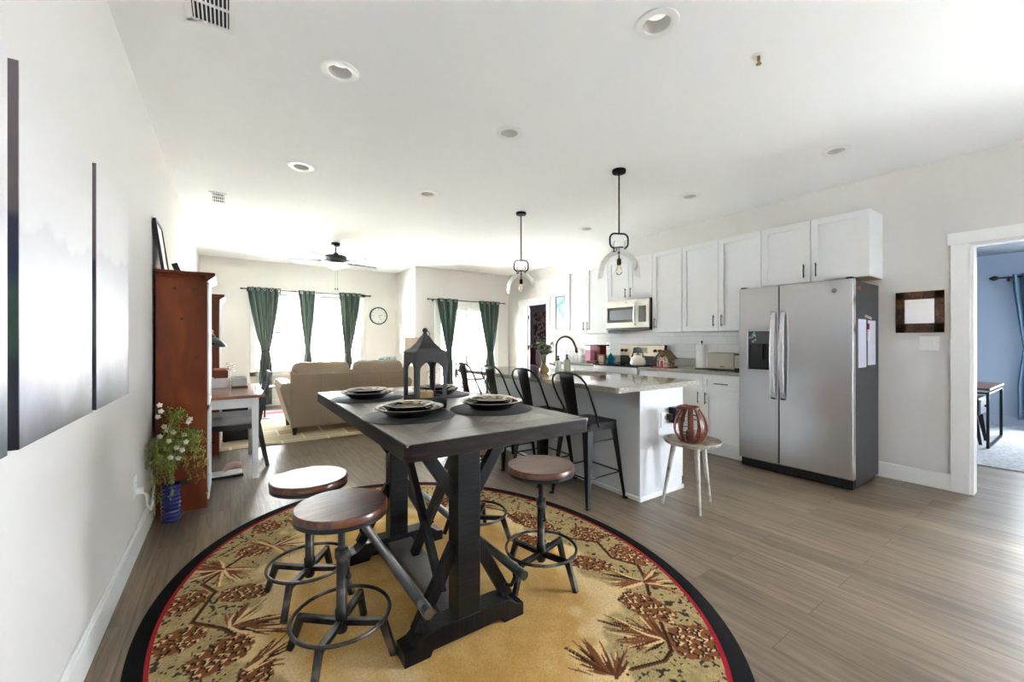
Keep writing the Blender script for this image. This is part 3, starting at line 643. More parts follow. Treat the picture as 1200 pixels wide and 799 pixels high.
def make_rug():
    lin = np.where(G > .04045, ((G + .055) / 1.055) ** 2.4, G / 12.92) * .95
    keep = EE[:-1, :-1] < .945
    idx = -np.ones(GX.shape, int); need = np.zeros(GX.shape, bool)
    for a in (0, 1):
        for b2 in (0, 1): need[a:NX - 1 + a, b2:NY - 1 + b2] |= keep
    idx[need] = np.arange(need.sum()); nv = int(need.sum())
    vs = np.stack([GX[need] - RC[0], GY[need] - RC[1], np.full(nv, .0115)], 1); cs = np.concatenate([lin[need], np.ones((nv, 1))], 1)
    i, j = np.nonzero(keep); fs = np.stack([idx[i, j], idx[i + 1, j], idx[i + 1, j + 1], idx[i, j + 1]], 1)
    K = 360; prof = [(.935, .0125, 1), (.948, .0128, 1), (.948, .0128, 2), (.995, .0125, 2), (1.0, .009, 2), (1.0, 0, 2)]
    ev, ec = [], []; c, s = math.cos(RT), math.sin(RT)
    for e, zz, m in prof:
        cc = (.30, .010, .018, 1) if m == 1 else (.006, .0055, .0055, 1)
        for k in range(K):
            a = 2 * PI * k / K; x, y = RA * e * math.cos(a), RB * e * math.sin(a); ev.append((x * c + y * s * -1 * -1 if False else x * cR - y * sR, x * sR + y * cR, zz)); ec.append(cc)
    ef = [(nv + r_ * K + k, nv + r_ * K + (k + 1) % K, nv + (r_ + 1) * K + (k + 1) % K, nv + (r_ + 1) * K + k) for r_ in (0, 2, 3, 4) for k in range(K)]
    V = np.concatenate([vs, np.array(ev)]); Cc = np.concatenate([cs, np.array(ec)]); F = np.concatenate([fs, np.array(ef)])
    me = bpy.data.meshes.new('area_rug'); me.vertices.add(len(V)); me.vertices.foreach_set('co', V.astype(np.float32).ravel())
    me.loops.add(F.size); me.loops.foreach_set('vertex_index', F.astype(np.int32).ravel())
    me.polygons.add(len(F)); me.polygons.foreach_set('loop_start', np.arange(len(F), dtype=np.int32) * 4)
    me.update(calc_edges=True)
    at = me.color_attributes.new('weave', 'FLOAT_COLOR', 'POINT'); at.data.foreach_set('color', Cc.astype(np.float32).ravel())
    m = mat('rug_pile', '808080', 1, bump=.9, bscale=220, spec=.12); nt = m.node_tree; b = nt.nodes['Principled BSDF']
    a = nt.nodes.new('ShaderNodeAttribute'); a.attribute_name = 'weave'
    n = nt.nodes.new('ShaderNodeTexNoise'); n.inputs['Scale'].default_value = 160; tc = nt.nodes.new('ShaderNodeTexCoord'); nt.links.new(tc.outputs['Object'], n.inputs[0])
    mr = nt.nodes.new('ShaderNodeMapRange'); mr.inputs[3].default_value = .72; mr.inputs[4].default_value = 1.28; nt.links.new(n.outputs[0], mr.inputs[0])
    mx = nt.nodes.new('ShaderNodeVectorMath'); mx.operation = 'SCALE'; nt.links.new(a.outputs['Color'], mx.inputs[0]); nt.links.new(mr.outputs[0], mx.inputs['Scale'])
    nt.links.new(mx.outputs[0], b.inputs['Base Color'])
    me.materials.append(m); o = bpy.data.objects.new('area_rug', me); C.objects.link(o); o.location = (RC[0], RC[1], 0)
    tag(o, 'oval tan rug with woven pine cones, red line and black border under the dining table', 'rug')
make_rug()

# ------------------------------------------------------------------ dining table (trestle)
TX0, TX1, TY0, TY1, TZ = .430, 1.190, 1.182, 2.70, .930
tcx = .812
tb = T('dining_table', 'tall dark trestle dining table with grey plank top on the oval rug', 'table', (tcx, 1.95, .0115))
TOPM = plank_mat('table_top_planks', ['463d36', '8d8379', '5f564d', 'a0968b', '786e65'], .42, .13, 'Y', .33, mortar='3c3631', grain=.85, msize=.0012, offset=.5, rot=math.radians(45), graincol=(.5, .49, .48))
EDGEM = ramp_mat('table_edge_wood', [(.3, '0f0a08'), (.55, '1f1512'), (.8, '33221b')], .5, 5, (2, 2, 14), 7, bump=.25, spec=.15)
BORD = plank_mat('table_border_planks', ['6a6159', '7d736b'], 2.5, .5, 'Y', .33, mortar='3c3631', grain=.85, msize=.001, graincol=(.5, .49, .48))
m = MB(); bw = .10
m.box(TX0 + bw, TX1 - bw, TY0 + bw, TY1 - bw, TZ - .03, TZ); m.build('top_planks', TOPM, tb)
m = MB(); m.box(TX0 + .004, TX0 + bw, TY0 + .004, TY1 - .004, TZ - .01, TZ); m.box(TX1 - bw, TX1 - .004, TY0 + .004, TY1 - .004, TZ - .01, TZ)
m.box(TX0 + bw, TX1 - bw, TY0 + .004, TY0 + bw, TZ - .01, TZ); m.box(TX0 + bw, TX1 - bw, TY1 - bw, TY1 - .004, TZ - .01, TZ); m.build('top_border', BORD, tb)
m = MB(); m.prism(roundrect(TX0, TX1, TY0, TY1, .022, 5), TZ - .056, TZ - .003, 'XY'); m.build('table_edge', EDGEM, tb, bevel=.004)
def foot(y0, y1):
    m = MB(); x0, x1 = tcx - .275, tcx + .275; z = .0115
    m.prism([(x0, z), (x0 + .105, z), (x0 + .115, z + .022), (x1 - .115, z + .022), (x1 - .105, z), (x1, z), (x1, z + .055), (x1 - .035, z + .062), (x1 - .075, z + .092), (x1 - .11, z + .098), (x0 + .11, z + .098), (x0 + .075, z + .092), (x0 + .035, z + .062), (x0, z + .055)], y0, y1, 'XZ')
    return m.build('foot', BWOOD, tb, bevel=.003)
YN, YF = 1.535, 2.385
for yc in (YN, YF):
    foot(yc - .047, yc + .047)
    m = MB(); m.box(tcx - .052, tcx + .052, yc - .045, yc + .045, .108, TZ - .09); m.build('post', BWOODZ, tb, bevel=.003)
    m = MB(); m.box(tcx - .29, tcx + .29, yc - .04, yc + .04, TZ - .09, TZ - .056); m.build('cross_rail', BWOOD, tb, bevel=.003)
    for sx in (-1, 1):
        m = MB(); m.beam((tcx + sx * .21, yc, .105), (tcx + sx * .045, yc, .40), .05, .036, (0, 1, 0)); m.build('lower_brace', BWOOD, tb, bevel=.002)
        m = MB(); m.beam((tcx + sx * .21, yc, TZ - .085), (tcx + sx * .045, yc, .60), .05, .036, (0, 1, 0)); m.build('upper_brace', BWOOD, tb, bevel=.002)
m = MB(); m.box(tcx - .07, tcx + .07, YN + .045, YF - .045, .055, .083); m.build('stretcher', mat('dark_plank', '4a4644', .35, var=.2, scale=12, bump=.3), tb, bevel=.002)
m = MB(); m.box(tcx - .04, tcx + .04, YN + .04, YF - .04, TZ - .095, TZ - .056); m.build('top_stretcher', BWOOD, tb, bevel=.002)
m = MB(); m.beam((tcx - .012, 1.73, .083), (tcx - .012, YF - .03, TZ - .09), .046, .032, (1, 0, 0)); m.build('cross_strut', BWOOD, tb, bevel=.002)
m = MB(); m.beam((tcx + .012, 2.14, .083), (tcx + .012, YN + .03, TZ - .09), .046, .032, (1, 0, 0)); m.build('cross_strut', BWOOD, tb, bevel=.002)
PIPE = mat('gunmetal_pipe', '6d7178', .28, 1, var=.1)
for sx in (-1, 1):
    x = tcx + sx * .215; zz = .245
    m = MB(); m.cyl((x, 1.40, zz), (x, 2.50, zz), .020, n=20)
    for y in (1.44, 1.47, 2.43, 2.46): m.ring((x, y, zz), .020, .0018, axis='Y')
    p = m.build('foot_rail', PIPE, tb)
    for yc in (YN, YF):
        m = MB(); m.tube([(x, yc - .055, zz - .01), (x + sx * .006, yc - .055, zz - .045), (x - sx * .012, yc - .053, zz - .075), (x - sx * .04, yc - .04, zz - .07)], .009, 8); m.build('rail_bracket', BLACK, p)

# ------------------------------------------------------------------ adjustable stools
def make_stool(seat_z):
    r = T('swivel_stool', 'x', 'stool', (0, 0, 0), 'industrial stools around the dining table')
    dz = seat_z - .6
    m = MB(); m.lathe([(.001, .568 + dz), (.166, .568 + dz), (.173, .574 + dz), (.174, .592 + dz), (.168, .600 + dz), (.001, .6005 + dz)], (0, 0, 0), 56, False); m.build('seat', SEATW, r)
    m = MB(); m.lathe([(.001, .552 + dz), (.165, .552 + dz), (.172, .555 + dz), (.172, .571 + dz), (.001, .571 + dz)], (0, 0, 0), 56, False)
    m.lathe([(.045, .535 + dz), (.05, .553 + dz)], (0, 0, 0), 24); m.build('seat_ring', SATIN, r)
    m = MB()
    prof = [(.013, .30)]; zz = .36
    while zz < .545 + dz: prof += [(.0145, zz), (.0120, zz + .004)]; zz += .008
    prof.append((.0145, .55 + dz)); m.lathe(prof, (0, 0, 0), 16); m.build('screw_rod', IRON, r)
    m = MB(); m.lathe([(.020, .095), (.024, .105), (.024, .185), (.0195, .19), (.0195, .385), (.025, .388), (.026, .42), (.018, .425)], (0, 0, 0), 24); m.build('sleeve', IRON, r)
    m = MB(); m.cyl((0, -.02, .405), (.01, -.045, .385), .005, n=8); m.cyl((.01, -.045, .385), (.012, -.042, .335), .005, .006, 8); m.sphere((.012, -.042, .325), .012); m.build('lock_lever', IRON, r)
    m = MB(); m.ring((0, 0, .165), .182, .0075, 64, 10); m.build('foot_ring', IRON, r)
    for k in range(4):
        a = k * PI / 2 + PI / 4; u = Vector((math.cos(a), math.sin(a), 0)); Z = Vector((0, 0, 1))
        m = MB(); m.beam(u * .018 + Z * .135, u * .172 + Z * .142, .028, .022); m.taper(u * .163 + Z * .152, u * .212 + Z * .0115, .032, .025, .022, .022, up=u.cross(Z))
        m.build('leg', IRON, r, bevel=.003)
    return r
st = make_stool(.60)
st.location = (.362, 1.715, 0); st.rotation_euler = (0, 0, math.radians(7)); st['label'] = 'wood seat iron stool at the left of the table, nearest the camera'
s2 = make_stool(.58); s2.location = (.318, 2.206, 0); s2.rotation_euler = (0, 0, math.radians(8)); s2['label'] = 'wood seat iron stool at the left of the table, behind the nearest one'
dup(st, (1.335, 1.675, 0), math.radians(-30), 'wood seat iron stool on the right side of the table, fully clear of it')
dup(st, (1.275, 2.245, 0), 0, 'iron stool tucked under the far right of the table, only its foot ring showing')

# ------------------------------------------------------------------ place settings and lantern
MATM = mat('charcoal_placemat', '29292b', .6, var=.12, scale=12, bump=.2, bscale=200)
PBLK = mat('black_glaze', '0e0e0f', .12, var=.1); 
def rim_mat(name, seed):
    m = bpy.data.materials.new(name); m.use_nodes = True; nt = m.node_tree; N = nt.nodes; L = nt.links; b = N['Principled BSDF']; b.inputs['Roughness'].default_value = .12
    tc = N.new('ShaderNodeTexCoord'); n = N.new('ShaderNodeTexNoise'); n.inputs['Scale'].default_value = 17; n.inputs['Detail'].default_value = 1; mp = N.new('ShaderNodeMapping'); mp.inputs['Location'].default_value = (seed, seed, 0)
    L.new(tc.outputs['Object'], mp.inputs[0]); L.new(mp.outputs[0], n.inputs[0])
    cr = N.new('ShaderNodeValToRGB'); cr.color_ramp.interpolation = 'CONSTANT'; e = cr.color_ramp.elements
    e[0].position = 0; e[0].color = srgb('120e0c'); e[1].position = .50; e[1].color = srgb('a89c88'); k = e.new(.60); k.color = srgb('4a2c1c'); k = e.new(.66); k.color = srgb('171210')
    L.new(n.outputs[0], cr.inputs[0]); L.new(cr.outputs[0], b.inputs['Base Color']); return m
RIM = rim_mat('patterned_rim', 3.1); PCRM = mat('stoneware_cream', '7d705c', .15, var=.12, scale=9)
PALE = mat('pale_rim', 'b5afa3', .2)
k = 0
for (x, y), pos in zip(((.612, 1.64), (.985, 1.60), (.612, 2.27), (.985, 2.20)), ('front left', 'front right', 'far left', 'far right')):
    z = TZ
    o = MB().lathe([(.001, z + .0003), (.186, z + .0003), (.188, z + .002), (.186, z + .0035), (.001, z + .0035)], (x, y, 0), 64, False).build('placemat', MATM)
    tag(o, 'round charcoal placemat at the %s of the table' % pos, 'placemat', 'round placemats on the table'); 
    def plate(name, R, z0, h, mats, label, grp):
        rr = T(name, label, 'plate', (x, y, z0), grp)
        m = MB(); m.lathe([(.001, z0), (R * .58, z0), (R * .62, z0 + .002), (R * .78, z0 + h * .6), (R, z0 + h), (R, z0 + h + .0025)], (x, y, 0), 64, False); m.build('underside', PBLK, rr)
        m = MB(); m.lathe([(R, z0 + h + .0025), (R * .985, z0 + h + .0032), (R * .94, z0 + h + .0015), (R * .90, z0 + h * .9)], (x, y, 0), 64, False); m.build('rim_line', PALE, rr)
        m = MB(); m.lathe([(R * .90, z0 + h * .9), (R * .68, z0 + h * .48)], (x, y, 0), 64, False); m.build('rim', mats[0], rr)
        m = MB(); m.lathe([(R * .68, z0 + h * .48), (R * .60, z0 + .004), (.001, z0 + .0035)], (x, y, 0), 64, False); m.build('well', mats[1], rr)
    plate('dinner_plate', .140, z + .0036, .034, (RIM, PBLK), 'large black and cream dinner plate, lower of the %s pair' % pos, 'dinner plates')
    plate('salad_plate', .104, z + .031, .018, (RIM, PCRM), 'smaller patterned salad plate, upper of the %s pair' % pos, 'salad plates')

LN = mat('dark_grey_tin', '1a1a1b', .45, .2, var=.12)
lx0, ly0, lw = .675, 1.732, .148; lcx, lcy = lx0 + lw / 2, ly0 + lw / 2
r = T('candle_lantern', 'dark metal candle lantern with arched openings and pointed roof on the table', 'lantern', (lcx, lcy, TZ + .0005)); z0 = TZ + .0036
z0 = TZ
m = MB(); m.box(lx0, lx0 + lw, ly0, ly0 + lw, z0 + .0005, z0 + .012); m.build('base', LN, r, bevel=.002)
zt = 1.186; t = .004
def arch_panel(a0, a1, fixed, plane):
    n = 12; w = a1 - a0; ca = (a0 + a1) / 2; hw = w / 2 - .019; zb = z0 + .055; zs = 1.105
    outer = [(a0, z0 + .01), (a1, z0 + .01), (a1, zt), (a0, zt)]
    arch = [(ca + hw * math.cos(PI * i / n), zs + (.042) * math.sin(PI * i / n)) for i in range(n + 1)]
    m = MB()
    def q(poly): m.prism(poly, fixed - t / 2, fixed + t / 2, plane)
    q([(a0, z0 + .01), (a1, z0 + .01), (a1, zb), (a0, zb)]); q([(a0, zb), (ca - hw, zb), (ca - hw, zs), (a0, zs)]); q([(ca + hw, zb), (a1, zb), (a1, zs), (ca + hw, zs)])
    for i in range(n):
        p, s_ = arch[i], arch[i + 1]; q([(p[0], zt), p, s_, (s_[0], zt)][::-1])
    q([(a0, zs), (ca - hw, zs), (ca - hw, zt), (a0, zt)]); q([(ca + hw, zs), (a1, zs), (a1, zt), (ca + hw, zt)])
    return m.build('arched_side', LN, r)
arch_panel(lx0, lx0 + lw, ly0, 'XZ'); arch_panel(lx0, lx0 + lw, ly0 + lw, 'XZ'); arch_panel(ly0, ly0 + lw, lx0, 'YZ'); arch_panel(ly0, ly0 + lw, lx0 + lw, 'YZ')
m = MB()
for hx, zz in ((lw / 2 + .006, zt), (lw / 2 + .006, zt + .004), (lw * .36, zt + .020), (lw * .22, zt + .045), (.017, zt + .075), (.012, zt + .080)):
    m.v += [(lcx - hx, lcy - hx, zz), (lcx + hx, lcy - hx, zz), (lcx + hx, lcy + hx, zz), (lcx - hx, lcy + hx, zz)]
for k in range(5):
    for i in range(4): m.f.append([k * 4 + i, k * 4 + (i + 1) % 4, k * 4 + 4 + (i + 1) % 4, k * 4 + 4 + i]); m.m.append(0); m.sm.append(False)
m.f += [[3, 2, 1, 0], [20, 21, 22, 23]]; m.m += [0, 0]; m.sm += [False, False]
m.build('roof', LN, r)
m = MB(); m.lathe([(.012, zt + .078), (.013, zt + .085), (.007, zt + .092), (.012, zt + .1), (.012, zt + .108), (.005, zt + .115)], (lcx, lcy, 0), 16); m.ring((lcx + .012, lcy, zt + .088), .011, .0018, 20, 6, 'Y'); m.build('finial', LN, r)
m = MB(); m.lathe([(.001, z0 + .0125), (.033, z0 + .0125), (.034, z0 + .02), (.034, z0 + .075), (.031, z0 + .078), (.012, z0 + .073), (.001, z0 + .073)], (lcx + .005, lcy, 0), 32, False)
cdl = T('pillar_candle', 'cream pillar candle standing inside the dark table lantern', 'candle', (lcx + .005, lcy, z0 + .0125)); m.build('wax', mat('cream_wax', 'b08f5e', .5, var=.03), cdl)
m = MB(); m.cyl((lcx + .005, lcy, z0 + .072), (lcx + .006, lcy, z0 + .084), .0012, n=6); m.build('wick', SATIN, cdl)

# ------------------------------------------------------------------ left wall: three canvases, brown cabinets, plant
def canvas_mat(name, mid, seed):
    m = bpy.data.materials.new(name); m.use_nodes = True; nt = m.node_tree; N = nt.nodes; L = nt.links; b = N['Principled BSDF']; b.inputs['Roughness'].default_value = .5
    tc = N.new('ShaderNodeTexCoord'); sp = N.new('ShaderNodeSeparateXYZ'); L.new(tc.outputs['Object'], sp.inputs[0])
    n = N.new('ShaderNodeTexNoise'); n.inputs['Scale'].default_value = 2.6; n.inputs['Detail'].default_value = 6; mp = N.new('ShaderNodeMapping'); mp.inputs['Location'].default_value = (seed, seed, 0); mp.inputs['Scale'].default_value = (1, 1, .7)
    L.new(tc.outputs['Object'], mp.inputs[0]); L.new(mp.outputs[0], n.inputs[0])
    a = N.new('ShaderNodeMath'); a.operation = 'MULTIPLY_ADD'; a.inputs[1].default_value = .35; L.new(n.outputs[0], a.inputs[0]); L.new(sp.outputs[2], a.inputs[2])
    mr = N.new('ShaderNodeMapRange'); mr.inputs[1].default_value = .17; mr.inputs[2].default_value = 1.14; L.new(a.outputs[0], mr.inputs[0])
    cr = N.new('ShaderNodeValToRGB'); e = cr.color_ramp.elements
    stops = [(0, '15161c'), (.07, '383c4a'), (.16, '6f7586'), (.30, 'a3a8b4'), (.42, 'c6c8d0'), (mid, 'c0c0c7'), (mid + .03, 'cfced1'), (.8, 'd6d3d4'), (1, 'd2d0ce')]
    e[0].position = 0; e[0].color = srgb(stops[0][1]); e[1].position = 1; e[1].color = srgb(stops[-1][1])
    for p, c in stops[1:-1]: k = e.new(p); k.color = srgb(c)
    L.new(mr.outputs[0], cr.inputs[0]); L.new(cr.outputs[0], b.inputs['Base Color']); return m
EDG = bpy.data.materials.new('canvas_edge'); EDG.use_nodes = True
nt = EDG.node_tree; N = nt.nodes; tc = N.new('ShaderNodeTexCoord'); sp = N.new('ShaderNodeSeparateXYZ'); nt.links.new(tc.outputs['Object'], sp.inputs[0]); cr = N.new('ShaderNodeValToRGB'); e = cr.color_ramp.elements
e[0].position = .0; e[0].color = srgb('10131c'); e[1].position = 1; e[1].color = srgb('6c6166')
for p, c in ((.22, '1d2030'), (.26, '2f4236'), (.40, '34453c'), (.45, '1d2340'), (.58, '23243a'), (.60, '5a5154')): k = e.new(p); k.color = srgb(c)
nt.links.new(sp.outputs[2], cr.inputs[0]); nt.links.new(cr.outputs[0], N['Principled BSDF'].inputs['Base Color'])
for ya, yb, mid, q in ((.845, 1.475, .60, 'misty mountain canvas, nearest the camera at the left picture edge'), (1.54, 2.195, .58, 'misty mountain canvas, middle one of the three on the left wall'), (2.257, 2.868, .64, 'misty mountain canvas, farthest of the three on the left wall')):
    r = T('wall_canvas', q, 'painting', (XL + .01, (ya + yb) / 2, .968), 'three mountain canvases')
    m = MB(); m.box(XL + .001, XL + .019, ya, yb, .968, 1.940); m.build('stretched_sides', EDG, r)
    m = MB(); m.box(XL + .019, XL + .0205, ya + .001, yb - .001, .969, 1.939); m.build('painted_face', canvas_mat('misty_mountains', mid, ya * 9), r)

def hutch(label, y0, y1, x1=-.142, zt=1.735):
    r = T('tall_cabinet', label, 'cabinet', ((XL + x1) / 2, (y0 + y1) / 2, 0), 'tall brown cabinets on the left wall')
    x0 = XL + .02; t = .02
    m = MB(); m.box(x0, x1, y0, y0 + t, 0, zt - .05); m.build('side_panel', PINE, r, bevel=.002)
    m = MB(); m.box(x0, x1, y1 - t, y1, 0, zt - .05); m.build('side_panel', PINE, r, bevel=.002)
    m = MB(); m.box(x0, x0 + .01, y0 + t, y1 - t, .05, zt - .05); m.build('back_panel', PINE, r)
    for zz in (.08, .45, .80, 1.15, 1.45): m = MB(); m.box(x0 + .01, x1 - .02, y0 + t, y1 - t, zz, zz + .02); m.build('shelf', PINE, r)
    m = MB()
    for (a, zz) in ((.0, zt - .055), (.012, zt - .035), (.04, zt - .012)):
        m.box(x0, x1 + a + .008, y0 - a, y1 + a, zz, zz + .022)
    m.v and m.prism([(x1, zt - .055), (x1 + .05, zt - .012), (x1 + .05, zt), (x1 - .01, zt), (x1 - .01, zt - .055)], y0 - .035, y1 + .035, 'XZ')
    m.build('crown', PINE, r, bevel=.003)
    # framed doors on the face
    WF = mat('cabinet_face_paint', 'd5d7da', .4)
    for za, zb in ((.06, .72), (.76, zt - .06)):
        m = MB(); w = .05
        m.box(x1, x1 + .012, y0 + .005, y0 + w, za, zb); m.box(x1, x1 + .012, y1 - w, y1 - .005, za, zb); m.box(x1, x1 + .012, y0 + w, y1 - w, za, za + w); m.box(x1, x1 + .012, y0 + w, y1 - w, zb - w, zb); m.box(x1, x1 + .004, y0 + w, y1 - w, za + w, zb - w)
        d = m.build('door', WF, r, bevel=.002)
        m = MB(); m.sphere((x1 + .026, y1 - .03, (za + zb) / 2), .011); m.cyl((x1 + .01, y1 - .03, (za + zb) / 2), (x1 + .02, y1 - .03, (za + zb) / 2), .005); m.build('knob', BLACK, d)
    # knots of the pine side
    m = MB()
    for kx, kz, kr in ((-.33, 1.62, .008), (-.22, 1.62, .009), (-.29, 1.40, .008), (-.20, 1.12, .009), (-.36, .48, .007), (-.27, .22, .02)):
        m.lathe([(.0005, -.0008), (kr, -.0008), (kr * 1.3, 0)], (kx, y0, kz), 14, False, 'Y')
    m.build('knots', mat('pine_knot', '2a120a', .5), r)
hutch('tall red brown pine cabinet with crown, standing nearest on the left wall', 3.80, 4.27)
hutch('second red brown cabinet, half hidden beyond the small desk', 5.48, 5.98, -.10)
# frames on top of the cabinet
r = T('picture_frame', 'thin black picture frame leaning on the wall on top of the near brown cabinet', 'picture frame', (-.40, 3.9, 1.735))
m = MB(); ya, yb = 3.80, 4.12
def leanpt(y, h): return (XL + .012 + (.38 - h) * .13, y, 1.737 + h)
for a, b2 in (((ya, 0), (yb, 0)), ((ya, .36), (yb, .36)), ((ya, 0), (ya, .36)), ((yb, 0), (yb, .36))): m.beam(leanpt(*a), leanpt(*b2), .022, .018, (1, 0, 0))
m.build('frame', SATIN, r)
m = MB(); m.add([leanpt(ya, 0), leanpt(yb, 0), leanpt(yb, .36), leanpt(ya, .36)], [(0, 1, 2, 3)], False); m.build('print', ramp_mat('brown_white_print', [(.42, 'e8e4de'), (.55, 'e4dcd2'), (.62, '7a5a44'), (.8, '2c2420')], .4, 4, bump=0), r, solid=.004)
r = T('photo_stand', 'small black photo frame standing on the near brown cabinet', 'picture frame', (-.29, 3.83, 1.735))
m = MB(); m.beam((-.31, 3.80, 1.737), (-.335, 3.83, 1.80), .035, .01, (0, 1, 0)); m.build('frame', SATIN, r)
m = MB(); m.beam((-.29, 3.86, 1.737), (-.325, 3.84, 1.785), .012, .004, (0, 1, 0)); m.build('easel_leg', SATIN, r)

# vase with greenery
r = T('vase', 'ribbed cobalt blue vase on the floor against the brown cabinet', 'vase', (-.335, 3.66, 0))
prof = [(.045, 0), (.052, .004)]
for k in range(60):
    t = k / 59; prof.append((.052 + .004 * math.sin(t * PI) + .0035 * math.sin(t * 2 * PI * 9) - (.006 * math.exp(-((t - .72) / .12) ** 2)) + (.006 * max(0, t - .9) * 10), .008 + t * .25))
prof += [(.05, .256), (.046, .2), (.04, .02)]
m = MB(); m.lathe(prof, (-.335, 3.66, 0), 40); m.build('body', mat('cobalt_glaze', '101a66', .14, var=.2, coat=.5), r)
r = T('leafy_arrangement', 'green trailing stems with small white blossoms in the blue vase', 'plant', (-.335, 3.66, .03))
rnd = random.Random(11); st_ = MB(); lf = MB(); fl = MB(); FC = []
for k in range(42):
    tx_ = rnd.uniform(-.44, -.13); ty_ = rnd.uniform(3.46, 3.74); top = rnd.uniform(.40, .74); end = rnd.uniform(.12, .55) if k % 3 else top
    p = []
    for i in range(11):
        t = i / 10; u = t ** 1.15; x = -.335 + (tx_ + .335) * u; y = 3.66 + (ty_ - 3.66) * u
        z = (1 - t) ** 2 * .24 + 2 * t * (1 - t) * (top + .16) + t * t * end
        p.append(Vector((max(x, XL + .015), min(y, 3.775), z)))
    st_.tube(p, [.0022 - .0012 * i / 10 for i in range(11)], 5, False)
    for i in range(3, 11):
        for _ in range(13):
            c = p[i] + Vector((rnd.gauss(0, .012), rnd.gauss(0, .012), rnd.gauss(0, .016))); c.x = max(c.x, XL + .008); c.y = min(c.y, 3.79)
            u = Vector((rnd.gauss(0, 1), rnd.gauss(0, 1), rnd.gauss(-.3, 1))).normalized(); v = u.cross(Vector((0, .3, 1))).normalized() * .0042; L_ = .016
            lf.add([c - u * L_, c - v, c + u * L_, c + v], [(0, 1, 2, 3)], True)
for (x, y, z) in ((-.40, 3.68, .80), (-.39, 3.66, .76), (-.41, 3.69, .72), (-.37, 3.62, .66), (-.35, 3.58, .64), (-.32, 3.58, .62), (-.29, 3.60, .55), (-.26, 3.58, .60), (-.24, 3.60, .68), (-.23, 3.60, .70), (-.30, 3.56, .52), (-.27, 3.56, .50), (-.34, 3.56, .57), (-.33, 3.55, .46), (-.37, 3.58, .52), (-.29, 3.55, .45), (-.25, 3.57, .55), (-.39, 3.60, .60)):
    for i in range(5):
        a = i * 2 * PI / 5 + x * 90; c = Vector((x, y, z)); u = Vector((math.cos(a), .2, math.sin(a))) * .015; v = Vector((-math.sin(a), .3, math.cos(a))) * .009
        fl.add([c, c + u * .6 + v, c + u * 1.3, c + u * .6 - v], [(0, 1, 2, 3)], True)
    fl.sphere((x, y - .003, z), .003, 6, 4)
for a, b2 in (((-.335, 3.66, .25), (-.40, 3.69, .80)), ((-.335, 3.66, .25), (-.235, 3.60, .70)), ((-.335, 3.66, .3), (-.30, 3.58, .56))):
    a, b2 = Vector(a), Vector(b2); st_.tube([a, (a + b2) / 2 + Vector((.0, 0, .04)), b2], .0018, 5, False)
st_.build('stems', mat('stem_green', '5d6a35', .7), r); lf.build('leaves', mat('needle_green', 'a0a856', .65, var=.3, scale=15), r); fl.build('blossoms', mat('blossom_white', 'ece6d6', .6), r)

def plate_wall(name, label, cat, plane, at, a0, a1, z0, z1, kind='outlet', s=1):
    """cover plate on a wall; s = side the room is on"""
    r = T(name, label, cat, (at, (a0 + a1) / 2, z0) if plane == 'X' else ((a0 + a1) / 2, at, z0))
    def bx(m, p0, p1, q0, q1, d0, d1):
        d0, d1 = sorted((at + s * d0, at + s * d1)); m.box(d0, d1, p0, p1, q0, q1) if plane == 'X' else m.box(p0, p1, d0, d1, q0, q1)
    m = MB(); bx(m, a0, a1, z0, z1, 0, .006); m.build('cover_plate', WHITE, r, bevel=.002)
    ca, cz = (a0 + a1) / 2, (z0 + z1) / 2
    if kind == 'outlet':
        for dz in (-.022, .022):
            m = MB(); bx(m, ca - .017, ca + .017, cz + dz - .014, cz + dz + .014, .006, .008); sk = m.build('socket', WHITE, r, bevel=.001)
            m = MB(); bx(m, ca - .008, ca - .006, cz + dz - .005, cz + dz + .006, .008, .0085); bx(m, ca + .006, ca + .008, cz + dz - .005, cz + dz + .006, .008, .0085); m.build('slots', SATIN, sk)
    else:
        for da in (-.028, .028):
            m = MB(); bx(m, ca + da - .006, ca + da + .006, cz - .012, cz + .012, .006, .016); m.build('toggle', WHITE, r, bevel=.002)
    return r
plate_wall('wall_outlet', 'white wall outlet low on the left wall beside the plant', 'outlet', 'X', XL, 3.13, 3.21, .34, .46)
m = MB(); m.box(XL + .008, XL + .04, 3.15, 3.19, .36, .39); m.tube([(XL + .03, 3.17, .37), (XL + .05, 3.19, .34), (XL + .045, 3.25, .26), (XL + .05, 3.35, .2), (XL + .045, 3.46, .19), (XL + .03, 3.6, .22), (XL + .02, 3.72, .26)], .006, 8)
tag(m.build('power_cord', WHITE), 'white power cord plugged into the low left wall outlet', 'cord')

# ------------------------------------------------------------------ small desk, chair, things round them
r = T('side_desk', 'small white legged desk with brown plank top between the brown cabinets', 'desk', (-.09, 4.87, 0))
m = MB(); m.box(XL + .01, .262, 4.30, 5.44, .735, .762)
DT = plank_mat('desk_planks', ['8a5b45', '9a6a52', '93614a'], 3, .14, 'Y', .22, mortar='5a3828', grain=.4, msize=.002)
m.build('desk_top', DT, r, bevel=.004)
WD = mat('white_painted_wood', 'dcdad5', .45)
m = MB(); m.box(-.40, .21, 4.36, 4.38, .645, .735); m.box(-.40, .21, 5.36, 5.38, .645, .735); m.box(.19, .21, 4.38, 5.36, .645, .735); m.box(-.42, -.40, 4.38, 5.36, .645, .735); m.build('apron', WD, r, bevel=.002)
for x in (-.40, .185):
    for y in (4.385, 5.345): m = MB(); m.taper((x, y, .735), (x, y, 0), .055, .045); m.build('leg', WD, r, bevel=.002)
r = T('desk_chair', 'dark wooden chair with grey cushion pushed under the small desk', 'chair', (.08, 4.95, 0)); DC = mat('dark_chair_wood', '2e2b2c', .4, var=.15)
